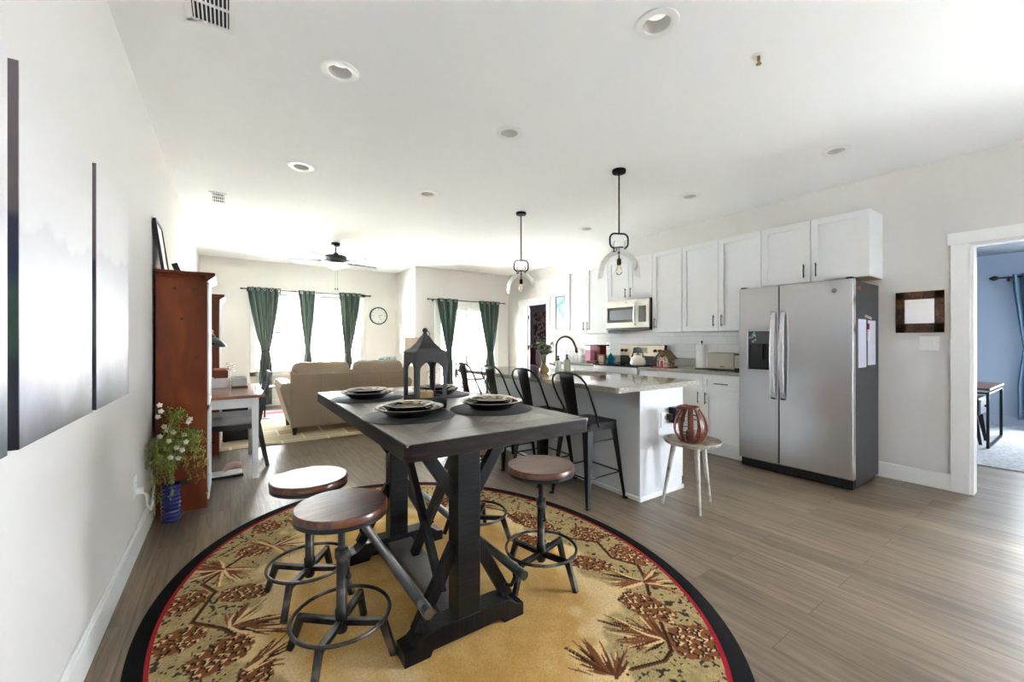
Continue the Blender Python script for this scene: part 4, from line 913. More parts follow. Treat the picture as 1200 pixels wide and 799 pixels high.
for y in (4.745, 5.145):
    m = MB(); m.taper((.305, y, 0), (.225, y, .45), .035, .04); m.taper((.225, y, .44), (.335, y, .93), .04, .028); m.build('back_post', DC, r, bevel=.002)
    m = MB(); m.taper((-.17, y, 0), (-.17, y, .42), .032, .038); m.build('leg', DC, r, bevel=.002)
m = MB(); m.box(-.19, .24, 4.73, 5.16, .385, .43); m.build('seat_frame', DC, r, bevel=.003)
m = MB(); m.box(-.20, .23, 4.735, 5.155, .432, .515); m.build('seat_cushion', mat('grey_seat_cloth', 'a8a5a6', .85, bump=.2), r, bevel=.025, seg=4)
m = MB(); m.beam((.328, 4.73, .88), (.328, 5.16, .88), .1, .022, (1, 0, 0)); m.build('back_rail', mat('grey_rail', '6c6b70', .35), r, bevel=.003)
m = MB(); m.beam((.29, 4.76, .68), (.29, 5.13, .68), .04, .018, (1, 0, 0)); m.build('back_rail', DC, r, bevel=.002)
r = T('wall_lamp', 'black dome lamp with brass neck reaching over the small desk', 'lamp', (-.1, 4.9, 1.18))
c = (-.155, 4.9, 0); BRS = mat('aged_brass', 'a98a52', .3, 1)
m = MB(); m.lathe([(.030, 1.300), (.035, 1.275), (.06, 1.262), (.095, 1.235), (.118, 1.205), (.122, 1.185), (.12, 1.183)], c, 36, False); m.build('dome_shade', mat('lamp_black', '222826', .3), r, solid=.003)
m = MB(); m.lathe([(.02, 1.295), (.024, 1.31), (.018, 1.32), (.022, 1.335), (.012, 1.35)], c, 20); m.build('neck', BRS, r)
m = MB(); m.tube([(-.155, 4.9, 1.345), (-.17, 4.9, 1.37), (-.24, 4.9, 1.40), (-.36, 4.9, 1.40), (XL + .01, 4.9, 1.38)], .008, 10); m.lathe([(.05, 0), (.05, .015), (.02, .02)], (XL, 4.9, 1.38), 24, True, 'X'); m.build('arm', BRS, r)
r = T('wooden_box', 'small brown wooden box on the far end of the small desk', 'box', (-.02, 5.15, .762)); 
m = MB(); m.box(-.14, -.02, 5.12, 5.30, .86, .94); m.build('box_body', PINE, r, bevel=.003); m = MB(); m.box(-.145, -.015, 5.115, 5.305, .94, .955); m.build('lid', mat('red_lid', 'b0584c', .5), r, bevel=.003)
m = MB(); m.box(-.16, 0, 5.10, 5.32, .762, .86); tag(m.build('white_carton', mat('carton_white', 'd9d7d4', .6), bevel=.003), 'pale carton under the brown box on the small desk', 'box')
r = T('desk_tray', 'grey glass tray with black base on the far end of the small desk', 'tray', (.06, 5.2, .762))
m = MB(); m.box(.01, .15, 5.02, 5.34, .7625, .78); m.build('base', SATIN, r, bevel=.003); m = MB(); m.box(.01, .145, 5.03, 5.33, .78, .86); m.build('bin', mat('smoke_plastic', 'a9b3b0', .2), r, bevel=.006)
m = MB(); fl2 = random.Random(2)
for i in range(14):
    a = i * 2.4; c = Vector((-.0 + .02 * math.cos(a), 5.08 + .02 * math.sin(a), .93 + .006 * i)); u = Vector((math.cos(a), math.sin(a), .4)) * .03; v = Vector((-math.sin(a), math.cos(a), .2)) * .018
    m.add([c, c + u * .5 + v, c + u, c + u * .5 - v], [(0, 1, 2, 3)], True)
m.cyl((0, 5.08, .763), (0, 5.08, .93), .004)
tag(m.build('white_flower', mat('petal_white', 'eceaea', .6)), 'white flower standing on the small desk beside the brown box', 'flower')
r = T('subwoofer', 'black box speaker on the floor under the small desk', 'speaker', (-.05, 5.75, 0))
m = MB(); m.box(-.08, .20, 6.05, 6.3, .02, .42); m.build('cabinet', SATIN, r, bevel=.008); m = MB(); m.lathe([(.001, 0), (.085, 0), (.09, -.006), (.1, 0)], (.06, 6.05, .22), 32, False, 'Y'); m.build('driver', mat('driver', '303033', .7), r)
for x in (-.05, .17):
    for y in (6.08, 6.27): m = MB(); m.cyl((x, y, 0), (x, y, .02), .015); m.build('foot', SATIN, r)
r = T('floor_scale', 'white and black low tray on the floor under the small desk', 'tray', (-.02, 4.9, 0))
m = MB(); m.box(-.2, .10, 4.50, 4.66, .0, .022); m.build('base', SATIN, r, bevel=.004); m = MB(); m.box(-.19, .09, 4.505, 4.655, .022, .036); m.build('top_plate', mat('tray_white', 'e2e0dd', .3), r, bevel=.004)
m = MB(); m.tube([(-.05, 4.6, .05), (-.02, 4.58, .085), (.03, 4.58, .10), (.07, 4.6, .085), (.09, 4.62, .05)], [.018, .03, .03, .028, .012], 12); tag(m.build('slipper', mat('pink_cloth', 'c9a59c', .8)), 'pink slipper on the low tray under the small desk', 'slipper')

# ------------------------------------------------------------------ living room
def patch_mat():
    m = bpy.data.materials.new('patchwork'); m.use_nodes = True; nt = m.node_tree; N = nt.nodes; L = nt.links; b = N['Principled BSDF']; b.inputs['Roughness'].default_value = .95
    tc = N.new('ShaderNodeTexCoord'); br = N.new('ShaderNodeTexBrick'); br.inputs['Scale'].default_value = 1; br.inputs['Brick Width'].default_value = .52; br.inputs['Row Height'].default_value = .36; br.inputs['Mortar Size'].default_value = .012
    br.inputs['Color1'].default_value = (0, 0, 0, 1); br.inputs['Color2'].default_value = (1, 1, 1, 1); L.new(tc.outputs['Object'], br.inputs[0])
    cr = N.new('ShaderNodeValToRGB'); cr.color_ramp.interpolation = 'CONSTANT'; e = cr.color_ramp.elements; e[0].position = 0; e[0].color = srgb('b8a88c'); e[1].position = .82; e[1].color = srgb('b09872')
    for p, c in ((.2, 'cfc4ae'), (.36, 'bfb298'), (.5, '5d4450'), (.58, 'c4b594'), (.72, '8f4450'), (.76, 'cdc2aa')): k = e.new(p); k.color = srgb(c)
    L.new(br.outputs[0], cr.inputs[0]); mx = N.new('ShaderNodeMix'); mx.data_type = 'RGBA'; mx.inputs[7].default_value = srgb('e0d6c0'); L.new(br.outputs['Fac'], mx.inputs[0]); L.new(cr.outputs[0], mx.inputs[6]); L.new(mx.outputs[2], b.inputs['Base Color']); return m
m = MB(); m.box(-.2, 2.9, 5.62, 8.3, 0, .012); tag(m.build('living_room_rug', patch_mat(), bevel=.004), 'patchwork rug in tan, cream and plum under the sofa', 'rug')
def sofa(label, loc, rz, w, lea, n=2, name='sofa', fl=1.0):
    """built facing +Y from its back plane at y=0, x from 0 to w"""
    r = T(name, label, name, (0, 0, 0)); zf = .012
    m = MB(); m.prism([(.0, .11), (.09, .11), (.09, .845), (.03, .845), (.0, .80)], .04, w - .04, 'YZ')
    bk = m.build('back', lea, r, bevel=.015, seg=3)
    m = MB()
    for x in [w * k / 4 for k in (1, 2, 3)]: m.box(x - .0015, x + .0015, -.002, .001, .115, .77)
    m.build('seam', mat('seam_' + lea.name, '6f604e', .7), bk)
    m = MB(); m.box(.06, w - .06, .05, .86, .11, .30); m.build('base', lea, r, bevel=.015)
    for s, x0 in ((-1, .0), (1, w)):
        m = MB(); q = s
        m.prism([(x0 + (.06 if s < 0 else -.06), .11), (x0 + (.16 if s < 0 else -.16), .11), (x0 + (.12 if s < 0 else -.12), .60), (x0 + (.10 if s < 0 else -.10), .67), (x0 + (.02 if s < 0 else -.02), .70), (x0 + s * .10 * fl, .69), (x0 + s * .14 * fl, .63), (x0 + s * .03 * fl, .40)], .02, .90, 'XZ')
        m.build('arm', lea, r, bevel=.02, seg=3)
    cw = (w - .08) / n
    for k in range(n):
        xa = .04 + k * cw
        m = MB(); m.box(xa + .01, xa + cw - .01, .24, .88, .30, .46); m.build('seat_cushion', lea, r, bevel=.05, seg=4)
        def f(u, v, xa=xa):
            a = 2 * PI * u; t = v; e = max(0, 1 - abs(2 * t - 1) ** 14) ** .5
            sx, sz = math.cos(a), math.sin(a)
            ex = abs(sx) ** .6 * (1 if sx > 0 else -1); ez = abs(sz) ** .6 * (1 if sz > 0 else -1)
            return (xa + .005 + (cw - .01) * t, .16 + .125 * ex * e - .03 * (ez > 0) + .003 * math.sin(t * 31 + a * 3), .715 + .245 * ez * e + .004 * math.sin(t * 23 + 2 * a))
        m = MB(); m.grid(f, 40, 30, True, True); m.build('back_cushion', lea, r)
    for x in (.09, w - .09):
        for y in (.06, .82): m = MB(); m.taper((x, y, .115), (x, y, zf), .06, .04); m.build('foot', mat('dark_foot', '1c1512', .4), r)
    r.location = loc; r.rotation_euler = (0, 0, rz); return r
sofa('taupe leather sofa seen from behind, on the patchwork rug', (.60, 5.97, 0), 0, 1.60, LEATHER, fl=.6)
ac = sofa('cream leather armchair beyond the right end of the taupe sofa', (2.93, 6.90, 0), PI / 2, .68, LEATH2, 1, 'armchair', 0); ac.scale = (1, .85, 1.16)
# throw pillow on the far sofa
def pillow(label, c, s, matp, rz=0):
    r = T('throw_pillow', label, 'pillow', c)
    def f(u, v):
        x = (u - .5) * 2; y = (v - .5) * 2; return (x, y)
    m = MB()
    for sg in (1, -1):
        def g(u, v, sg=sg):
            x, y = (u - .5) * 2, (v - .5) * 2; h = sg * .09 * (max(0, (1 - x ** 4) * (1 - y ** 4))) ** .5
            k = 1 - .05 * (x * x * y * y)
            p = Vector((x * s * k, h, y * s * k)); p.rotate(Matrix.Rotation(rz, 3, 'Z')); return p + Vector(c) + Vector((0, 0, s))
        m.grid(g, 16, 16)
    m.build('cover', matp, r)
pillow('blue grey patterned pillow on the cream armchair', (2.25, 7.1, .59), .19, ramp_mat('blue_pattern', [(.4, '2f4656'), (.5, '9fb4bd'), (.6, '394c58')], .9, 14, bump=0), .4)
# end table with lamp
r = T('end_table', 'small brown end table seen through the lantern, beside the sofa', 'table', (2.45, 5.35, 0))
m = MB(); m.box(2.25, 2.85, 5.3, 5.66, .56, .585); m.build('table_top', mat('cherry_wood', '7a3b26', .25), r, bevel=.004)
for x in (2.28, 2.82):
    for y in (5.33, 5.63): m = MB(); m.beam((x, y, 0), (x, y, .56), .03, .03); m.build('leg', SATIN, r)
m = MB(); m.box(2.27, 2.83, 5.32, 5.64, .2, .215); m.build('shelf', mat('cherry_wood', '7a3b26', .25), r)
r = T('figurine', 'dark leafy ornament on the end table behind the lantern', 'ornament', (2.36, 5.45, .585))
m = MB(); m.lathe([(.03, .586), (.04, .60), (.02, .62), (.03, .66), (.025, .70), (.01, .72)], (2.36, 5.45, 0), 20); m.build('base', SATIN, r)
m = MB(); rr = random.Random(5)
for i in range(50):
    a = rr.uniform(0, 6.28); t = rr.random(); c = Vector((2.36 + .07 * math.cos(a) * t, 5.45 + .07 * math.sin(a) * t, .70 + rr.random() * .15)); u = Vector((rr.gauss(0, 1), rr.gauss(0, 1), rr.gauss(0, 1))).normalized() * .025; v = u.cross(Vector((0, 0, 1))) * .5
    m.add([c - u, c - v, c + u, c + v], [(0, 1, 2, 3)], True)
m.build('leaves', mat('dark_leaf', '23262a', .4), r)
r = T('table_lamp', 'table lamp with square beige shade in the living room corner', 'lamp', (2.925, 7.76, .6))
m = MB(); m.prism(roundrect(2.75, 3.10, 7.62, 7.9, .02), 1.0, 1.31, 'XY'); m.build('shade', mat('beige_linen', 'b5a490', .9, bump=.2), r)
m = MB(); m.lathe([(.07, .601), (.08, .62), (.03, .66), (.05, .78), (.03, .92), (.012, 1.0)], (2.925, 7.76, 0), 24); m.build('lamp_base', mat('lamp_ceramic', '4a423c', .3), r)
r = T('corner_table', 'small corner table carrying the beige shaded lamp', 'table', (2.92, 7.76, 0))
m = MB(); m.box(2.72, 3.07, 7.60, 7.92, .575, .6); m.build('table_top', SATIN, r)
for x in (2.75, 3.04):
    for y in (7.63, 7.89): m = MB(); m.beam((x, y, 0), (x, y, .575), .03, .03); m.build('leg', SATIN, r)
r = T('round_side_table', 'small round black side table left of the sofa', 'table', (.45, 7.6, .012))
m = MB(); m.lathe([(.001, .50), (.16, .50), (.17, .51), (.16, .52), (.001, .52)], (.45, 7.6, 0), 32, False); m.build('table_top', SATIN, r); m = MB(); m.cyl((.45, 7.6, .02), (.45, 7.6, .5), .012); m.build('pole', SATIN, r); m = MB(); m.lathe([(.11, .0122), (.11, .02), (.02, .03)], (.45, 7.6, 0), 28); m.build('base', SATIN, r)
# clock
r = T('wall_clock', 'round black rimmed wall clock right of the back window', 'clock', (2.678, YB1, 1.79)); c = (2.678, YB1, 1.79); R = .19
m = MB(); m.lathe([(R - .022, -.022), (R - .012, -.034), (R, -.028), (R + .002, 0)], c, 48, False, 'Y'); m.build('rim', SATIN, r)
m = MB(); m.lathe([(.001, -.012), (R - .018, -.012)], c, 40, False, 'Y'); m.build('face', mat('clock_face', 'cfcfca', .5), r)
m = MB()
for k in range(12):
    a = k * PI / 6; u = Vector((math.sin(a), 0, math.cos(a))); p = Vector(c) + Vector((0, -.014, 0)); m.beam(p + u * .125, p + u * .15, .005 if k % 3 else .009, .001, (0, 1, 0))
m.build('hour_marks', SATIN, r)
m = MB(); p = Vector(c) + Vector((0, -.016, 0)); m.beam(p, p + Vector((.075, 0, .02)), .009, .001, (0, 1, 0)); m.beam(p, p + Vector((.055, 0, -.09)), .006, .001, (0, 1, 0)); m.build('hands', SATIN, r)

# curtains and rods
def curtain(label, y, zt, zb, xt, xw, ztie, matc, n=5, flare=.06, group='green curtains', grommets=True, amp=.028, tie=True, ring_r=.02, spread=1.0):
    r = T('curtain', label, 'curtain', ((xt[0] + xt[1]) / 2, y, zb), group)
    def f(u, v):
        z = zt + (zb - zt) * v; tz = (zt - z) / (zt - ztie) if z > ztie else 1
        if z > ztie:
            k = tz ** 1.25; a, b2 = xt[0] + (xw[0] - xt[0]) * k, xt[1] + (xw[1] - xt[1]) * k; A = amp * (1 - .35 * k)
        else:
            k = min(1, (ztie - z) / .25); k = k * k * (3 - 2 * k); a, b2 = xw[0] - flare * k * .5, xw[1] + flare * k * .5; A = amp * (.65 + .25 * k)
        ph = 2 * PI * n * u
        return (a + (b2 - a) * u, y + A * math.sin(ph) + .35 * A * math.sin(ph * 2.3 + z * 3), z)
    m = MB(); m.grid(f, n * 14, 46); m.build('fabric', matc, r, solid=.002)
    if grommets:
        for k in range(n):
            x = xt[0] + (xt[1] - xt[0]) * (k + .5) / n; m = MB(); m.ring((x, y - amp - .006, zt - .045), .02, .006, 20, 6, 'Y'); m.build('grommet', CHROME, r)
    if tie:
        xm, wm = (xw[0] + xw[1]) / 2, (xw[1] - xw[0]) / 2 + .012
        m = MB(); pts = [(xm + wm * math.cos(2 * PI * i / 24), y + (amp + .02) * math.sin(2 * PI * i / 24), ztie + .01 * math.cos(2 * PI * i / 24)) for i in range(24)]; m.tube(pts, .008, 6, closed=True); m.build('tieback', matc, r)
    return r
def rod(label, x0, x1, y, z, wall_y, ext=0, matr=SATIN, cx='X', brackets=None):
    r = T('curtain_rod', label, 'curtain rod', ((x0 + x1) / 2, y, z))
    m = MB(); m.cyl((x0, y, z), (x1, y, z), .009, n=12); m.build('pole', matr, r)
    for s, x in ((-1, x0), (1, x1)):
        m = MB(); m.lathe([(.009, 0), (.014, .01 * s), (.008, .02 * s), (.018, .035 * s), (.012, .05 * s), (.002, .055 * s)], (x, y, z), 14, False, 'X'); m.build('finial', CLEAR if ext else matr, r)
    for x in (brackets or (x0 + .08, x1 - .08)): m = MB(); m.beam((x, y, z - .012), (x, wall_y, z - .012), .012, .01); m.box(x - .012, x + .012, wall_y - .006, wall_y, z - .04, z + .02); m.build('bracket', matr, r)
    return r
yc = YB1 - .085
rod('black curtain rod above the two back windows', .20, 2.44, yc, 2.205, YB1, 0, brackets=(.26, 1.22, 2.36))
curtain('green velvet curtain at the left end of the back window rod', yc, 2.245, .04, (.255, .80), (.475, .62), 1.055, GREEN, 5)
curtain('green velvet curtain in the middle of the back window rod', yc - .012, 2.235, .04, (1.10, 1.40), (1.215, 1.31), 1.09, GREEN, 3)
curtain('green velvet curtain at the right end of the back window rod', yc, 2.245, .04, (1.85, 2.28), (1.955, 2.09), 1.02, GREEN, 4)
SHEER = sheer_mat('white_sheer', 'f4f4f6', .72)
curtain('white sheer curtain behind the middle green curtain', yc + .035, 2.235, .05, (.97, 1.52), (1.19, 1.34), 1.09, SHEER, 7, group='sheer', grommets=False, amp=.018, flare=.25)
yc2 = YB2 - .085
rod('black curtain rod above the sliding glass door', 3.36, 5.16, yc2, 2.10, YB2, 0, brackets=(3.46, 5.08))
curtain('green velvet curtain left of the sliding glass door', yc2, 2.13, .04, (3.53, 4.01), (3.74, 3.86), .985, GREEN, 3)
curtain('green velvet curtain right of the sliding glass door', yc2, 2.13, .04, (4.52, 5.06), (4.73, 4.90), .985, GREEN, 4)

# ------------------------------------------------------------------ kitchen cabinets
HND = mat('gunmetal_handle', '3c3d40', .3, .8)
XU, XB = 4.575, 4.31
def handle(par, x, y, z, L, vert=True):
    m = MB(); o = .028
    if vert:
        m.cyl((x - o, y, z - L / 2), (x - o, y, z + L / 2), .0055, n=10)
        for s in (-.35, .35): m.cyl((x, y, z + L * s), (x - o, y, z + L * s), .004, n=8)
    else:
        m.cyl((x - o, y - L / 2, z), (x - o, y + L / 2, z), .0055, n=10)
        for s in (-.35, .35): m.cyl((x, y + L * s, z), (x - o, y + L * s, z), .004, n=8)
    return m.build('handle', HND, par)
def shaker(name, par, x, y0, y1, z0, z1, w=.058, hd=None, hl=.13):
    """a door or drawer front facing -X; hd = handle spot (y, z, vertical)"""
    m = MB(); g = .0028; y0 += g; y1 -= g; z0 += g; z1 -= g
    m.box(x - .019, x, y0, y0 + w, z0, z1); m.box(x - .019, x, y1 - w, y1, z0, z1); m.box(x - .019, x, y0 + w, y1 - w, z0, z0 + w); m.box(x - .019, x, y0 + w, y1 - w, z1 - w, z1)
    m.box(x - .006, x, y0 + w, y1 - w, z0 + w, z1 - w)
    d = m.build(name, CAB, par, bevel=.0012, seg=1)
    if hd: handle(d, x - .019, hd[0], hd[1], hl, hd[2])
    return d
def upper(label, y0, y1, z0, z1, doors, under='tan'):
    r = T('wall_cabinet', label, 'cabinet', (XU, (y0 + y1) / 2, z0), 'white upper cabinets')
    m = MB(); m.box(XU, XK - .001, y0 + .001, y1 - .001, z0 + .003, z1); m.build('carcass', CAB, r, bevel=.001)
    m = MB(); m.box(XU + .003, XK - .002, y0 + .004, y1 - .004, z0, z0 + .003); m.build('bottom_panel', mat('raw_ply', 'a98b66', .6) if under == 'tan' else CAB, r)
    for a, b2, h in doors: shaker('door', r, XU, a, b2, z0, z1, hd=h)
    return r
ZB, ZT = 1.352, 2.392
upper('short double door white cabinet above the fridge', 1.166, 2.045, 1.803, ZT, [(1.166, 1.606, (1.555, 1.91, True)), (1.606, 2.045, (1.655, 1.91, True))])
upper('tall double door white wall cabinet next to the fridge', 2.047, 2.955, ZB, ZT, [(2.047, 2.501, (2.455, 1.47, True)), (2.501, 2.955, (2.547, 1.47, True))], 'w')
upper('narrow single door white wall cabinet right of the microwave', 2.957, 3.385, ZB, ZT, [(2.957, 3.385, (3.335, 1.47, True))], 'w')
upper('short double door white cabinet above the microwave', 3.387, 4.147, 1.815, ZT, [(3.387, 3.767, (3.722, 1.91, True)), (3.767, 4.147, (3.812, 1.91, True))], 'w')
upper('double door white wall cabinet left of the microwave', 4.149, 5.03, ZB, ZT, [(4.149, 4.59, (4.545, 1.47, True)), (4.59, 5.03, (4.635, 1.47, True))], 'w')

def lower(label, y0, y1, fronts, ndr):
    r = T('base_cabinet', label, 'cabinet', (XB, (y0 + y1) / 2, 0), 'white base cabinets along the wall')
    m = MB(); m.box(XB, XK - .001, y0 + .001, y1 - .001, .10, .877); m.build('carcass', CAB, r)
    m = MB(); m.box(XB + .05, XK - .05, y0 + .001, y1 - .001, 0, .10); m.build('toe_kick', CAB, r)
    for a, b2 in ndr: shaker('drawer', r, XB, a, b2, .70, .865, .04, ((a + b2) / 2, .783, False), .15)
    for a, b2, hy in fronts: shaker('door', r, XB, a, b2, .105, .695, hd=(hy, .615, True))
    return r
lower('white base cabinet with drawers nearest the fridge, under the toaster', 2.10, 2.96, [(2.10, 2.53, 2.49), (2.53, 2.96, 2.575)], [(2.10, 2.53), (2.53, 2.96)])
lower('white base cabinet right of the range, under the bird house', 2.962, 3.385, [(2.962, 3.385, 3.02)], [(2.962, 3.385)])
lower('white base cabinet left of the range, under the coffee maker', 4.155, 5.03, [(4.155, 4.59, 4.55), (4.59, 5.03, 4.63)], [(4.155, 4.59), (4.59, 5.03)])
def counter(label, y0, y1):
    r = T('countertop', label, 'countertop', (4.27, (y0 + y1) / 2, .878), 'wall countertops')
    m = MB(); m.box(4.270, XK - .001, y0, y1, .878, .915); m.build('slab', GRANITE, r, bevel=.004); m = MB(); m.box(XK - .022, XK - .001, y0, y1, .915, 1.02); m.build('backsplash_strip', GRANITE, r, bevel=.002)
counter('speckled granite wall countertop between the range and the fridge', 2.09, 3.387)
counter('speckled granite wall countertop left of the range', 4.153, 5.05)
# tiled splashback
TILE = plank_mat('white_tile', ['d9dadb', 'dfe0e1', 'd5d7d9'], .30, .10, 'YZ', .09, mortar='c9cacb', msize=.003, grain=0, bump=0)
m = MB(); m.box(XK - .008, XK, 2.09, 5.03, 1.02, 1.352); m.box(XK - .008, XK, 3.387, 4.153, .90, 1.02)
struct(m.build('wall_tiles', TILE))
plate_wall('wall_outlet', 'white wall outlet with a coiled cord right of the bird house', 'outlet', 'X', XK - .008, 2.86, 2.94, 1.10, 1.22, s=-1)
plate_wall('wall_outlet', 'white wall outlet on the tiles beside the red coffee maker', 'outlet', 'X', XK - .008, 4.42, 4.5, 1.10, 1.22, s=-1)
m = MB(); m.box(XK - .045, XK - .016, 2.87, 2.93, 1.10, 1.16); m.tube([(XK - .03, 2.90 + .06 * math.cos(a), 1.12 + .045 * math.sin(a)) for a in [i * .5 for i in range(24)]], .004, 6)
tag(m.build('coiled_cord', WHITE), 'white coiled power cord hanging at the right wall outlet', 'cord')

# microwave
r = T('microwave', 'stainless microwave over the range with black window', 'microwave', (4.5, 3.77, 1.395))
y0, y1, z0, z1, x = 3.392, 4.142, 1.395, 1.812, 4.505; MST = mat('microwave_steel', 'a8a39b', .3, 1, var=.04, stretch=(1, 1, 60), bump=.04, bscale=30)
m = MB(); m.box(x + .03, XK - .01, y0, y1, z0, z1); m.build('case', SATIN, r, bevel=.003)
m = MB(); m.box(x, x + .03, y0 + .20, y1, z0 + .03, z1 - .002); d = m.build('door', MST, r, bevel=.003)
m = MB(); m.box(x - .003, x, y0 + .225, y1 - .03, z0 + .10, z1 - .10); m.build('window', DARKG, d)
m = MB(); m.box(x - .005, x - .003, y0 + .27, y1 - .08, z0 + .14, z1 - .14); m.build('inner_screen', mat('mesh_grey', '6b6e73', .25), d)
m = MB(); m.tube([(x, y0 + .215, z0 + .06), (x - .035, y0 + .215, z0 + .09), (x - .042, y0 + .215, (z0 + z1) / 2), (x - .035, y0 + .215, z1 - .07), (x, y0 + .215, z1 - .045)], .012, 12); m.build('handle', STEEL, d)
m = MB(); m.box(x, x + .03, y0, y0 + .198, z0 + .03, z1 - .002); d = m.build('control_panel', MST, r, bevel=.003)
m = MB(); m.box(x - .003, x, y0 + .05, y0 + .165, z0 + .10, z1 - .10); m.build('keypad', DARKG, d)
m = MB(); m.lathe([(.001, -.002), (.011, -.002), (.011, 0)], (x, 3.77, z1 - .045), 20, False, 'X'); m.build('badge', mat('badge_grey', '77777a', .3, .8), r)
m = MB(); m.box(x + .005, x + .05, y0, y1, z0, z0 + .028); m.build('vent_grille', SATIN, r)
# range
r = T('range', 'stainless electric range with black glass cooktop', 'stove', (4.27, 3.77, 0)); y0, y1 = 3.392, 4.148
m = MB(); m.box(4.29, XK - .03, y0, y1, .04, .905); m.build('body', STEEL, r)
m = MB(); m.box(4.235, XK - .09, y0 - .003, y1 + .003, .905, .925); m.build('cooktop', DARKG, r, bevel=.003)
for by, bx2, br_ in ((3.58, 4.42, .10), (3.96, 4.42, .08), (3.58, 4.68, .075), (3.96, 4.68, .10)): m = MB(); m.ring((bx2, by, .9255), br_, .0015, 40, 6); m.build('burner', mat('burner_ring', '55575b', .3), r)
m = MB(); m.prism([(XK - .10, .905), (XK - .03, .905), (XK - .03, 1.185), (XK - .075, 1.185), (XK - .095, 1.02)], y0, y1, 'XZ'); bg_ = m.build('backguard', SATIN, r, bevel=.003)
BEI = mat('warm_steel', 'b9ad9c', .3, .75)
m = MB(); m.prism([(XK - .106, 1.03), (XK - .09, 1.03), (XK - .075, 1.18), (XK - .088, 1.18)], y0 + .004, y1 - .004, 'XZ'); m.build('control_face', BEI, r, bevel=.002)
m = MB(); m.prism([(XK - .109, 1.065), (XK - .10, 1.065), (XK - .09, 1.145), (XK - .098, 1.145)], 3.66, 3.90, 'XZ'); m.build('display', DARKG, r)
for ky in (3.45, 3.53, 4.03, 4.10): m = MB(); m.cyl((XK - .095, ky, 1.105), (XK - .125, ky, 1.10), .022, .019, 20); m.build('knob', SATIN, r)
m = MB(); m.box(4.262, 4.29, y0 + .005, y1 - .005, .25, .80); dd = m.build('oven_door', STEEL, r, bevel=.004)
m = MB(); m.box(4.259, 4.262, y0 + .12, y1 - .12, .38, .66); m.build('oven_window', DARKG, dd); m = MB(); m.cyl((4.225, y0 + .05, .765), (4.225, y1 - .05, .765), .013); m.cyl((4.225, y0 + .08, .765), (4.262, y0 + .08, .765), .009); m.cyl((4.225, y1 - .08, .765), (4.262, y1 - .08, .765), .009); m.build('handle', STEEL, dd)
m = MB(); m.box(4.262, 4.29, y0 + .005, y1 - .005, .81, .90); m.build('front_rail', STEEL, r, bevel=.003); m = MB(); m.box(4.266, 4.29, y0 + .005, y1 - .005, .05, .24); m.build('drawer', STEEL, r, bevel=.003)

# fridge
r = T('refrigerator', 'stainless side by side refrigerator with ice dispenser', 'refrigerator', (4.5, 1.63, 0))
FS = mat('fridge_side', '3a3b3e', .45, .3, var=.05, bump=.1, bscale=300)
y0, y1, xf, ft = 1.178, 2.085, 4.190, 1.755; ys = 1.728
m = MB(); m.box(xf + .075, 4.87, y0 + .006, y1 - .006, .03, ft - .012); m.build('cabinet', FS, r, bevel=.004)
def fdoor(a, b2, hole=None):
    m = MB()
    R_ = .02
    if hole:
        h0, h1, q0, q1 = hole
        m.box(xf, xf + .07, a, h0, .095, ft); m.box(xf, xf + .07, h1, b2, .095, ft); m.box(xf, xf + .07, h0, h1, .095, q0); m.box(xf, xf + .07, h0, h1, q1, ft); m.box(xf + .06, xf + .07, h0, h1, q0, q1)
        d = m.build('door', STEEL, r)
    else:
        m.box(xf, xf + .07, a, b2, .095, ft); d = m.build('door', STEEL, r, bevel=.006, seg=3)
    return d
dl = fdoor(ys + .004, y1, (1.80, 2.0, .965, 1.335)); dR = fdoor(y0, ys - .004)
m = MB(); m.box(xf + .058, xf + .0605, 1.80, 2.0, .965, 1.335); disp = m.build('dispenser_recess', SATIN, dl)
m = MB(); t = .010
m.box(xf - .006, xf + .01, 1.80 - t, 1.80, .965 - t, 1.335 + t); m.box(xf - .006, xf + .01, 2.0, 2.0 + t, .965 - t, 1.335 + t); m.box(xf - .006, xf + .01, 1.80, 2.0, 1.335, 1.335 + t); m.box(xf - .006, xf + .01, 1.80, 2.0, .965 - t, .965); m.build('dispenser_frame', mat('silver_trim', 'c4c6c9', .3, .8), dl, bevel=.002)
m = MB(); m.box(xf + .004, xf + .058, 1.80, 2.0, 1.215, 1.335); m.build('dispenser_panel', mat('panel_grey', '4e5152', .2), dl)
m = MB(); m.box(xf + .02, xf + .055, 1.88, 1.93, 1.06, 1.19); m.box(xf + .01, xf + .05, 1.87, 1.94, 1.19, 1.215); m.build('paddle', mat('paddle_grey', '2f3133', .25), dl, bevel=.004)
m = MB(); m.box(xf + .01, xf + .058, 1.805, 1.995, .966, .985); m.build('drip_tray', mat('paddle_grey', '2f3133', .25), dl)
m = MB(); rr = random.Random(8)
for i in range(16):
    a, b2 = 1.93 + rr.random() * .055, 1.225 + rr.random() * .10; u, v = rr.uniform(-.012, .012), rr.uniform(.004, .014); m.add([(xf + .003, a - u, b2 - v), (xf + .003, a + v, b2), (xf + .003, a + u, b2 + v)], [(0, 1, 2)], False)
m.build('sticker', mat('teal_sticker', '9fc2b4', .3, var=.4, scale=60), dl, solid=.0015)
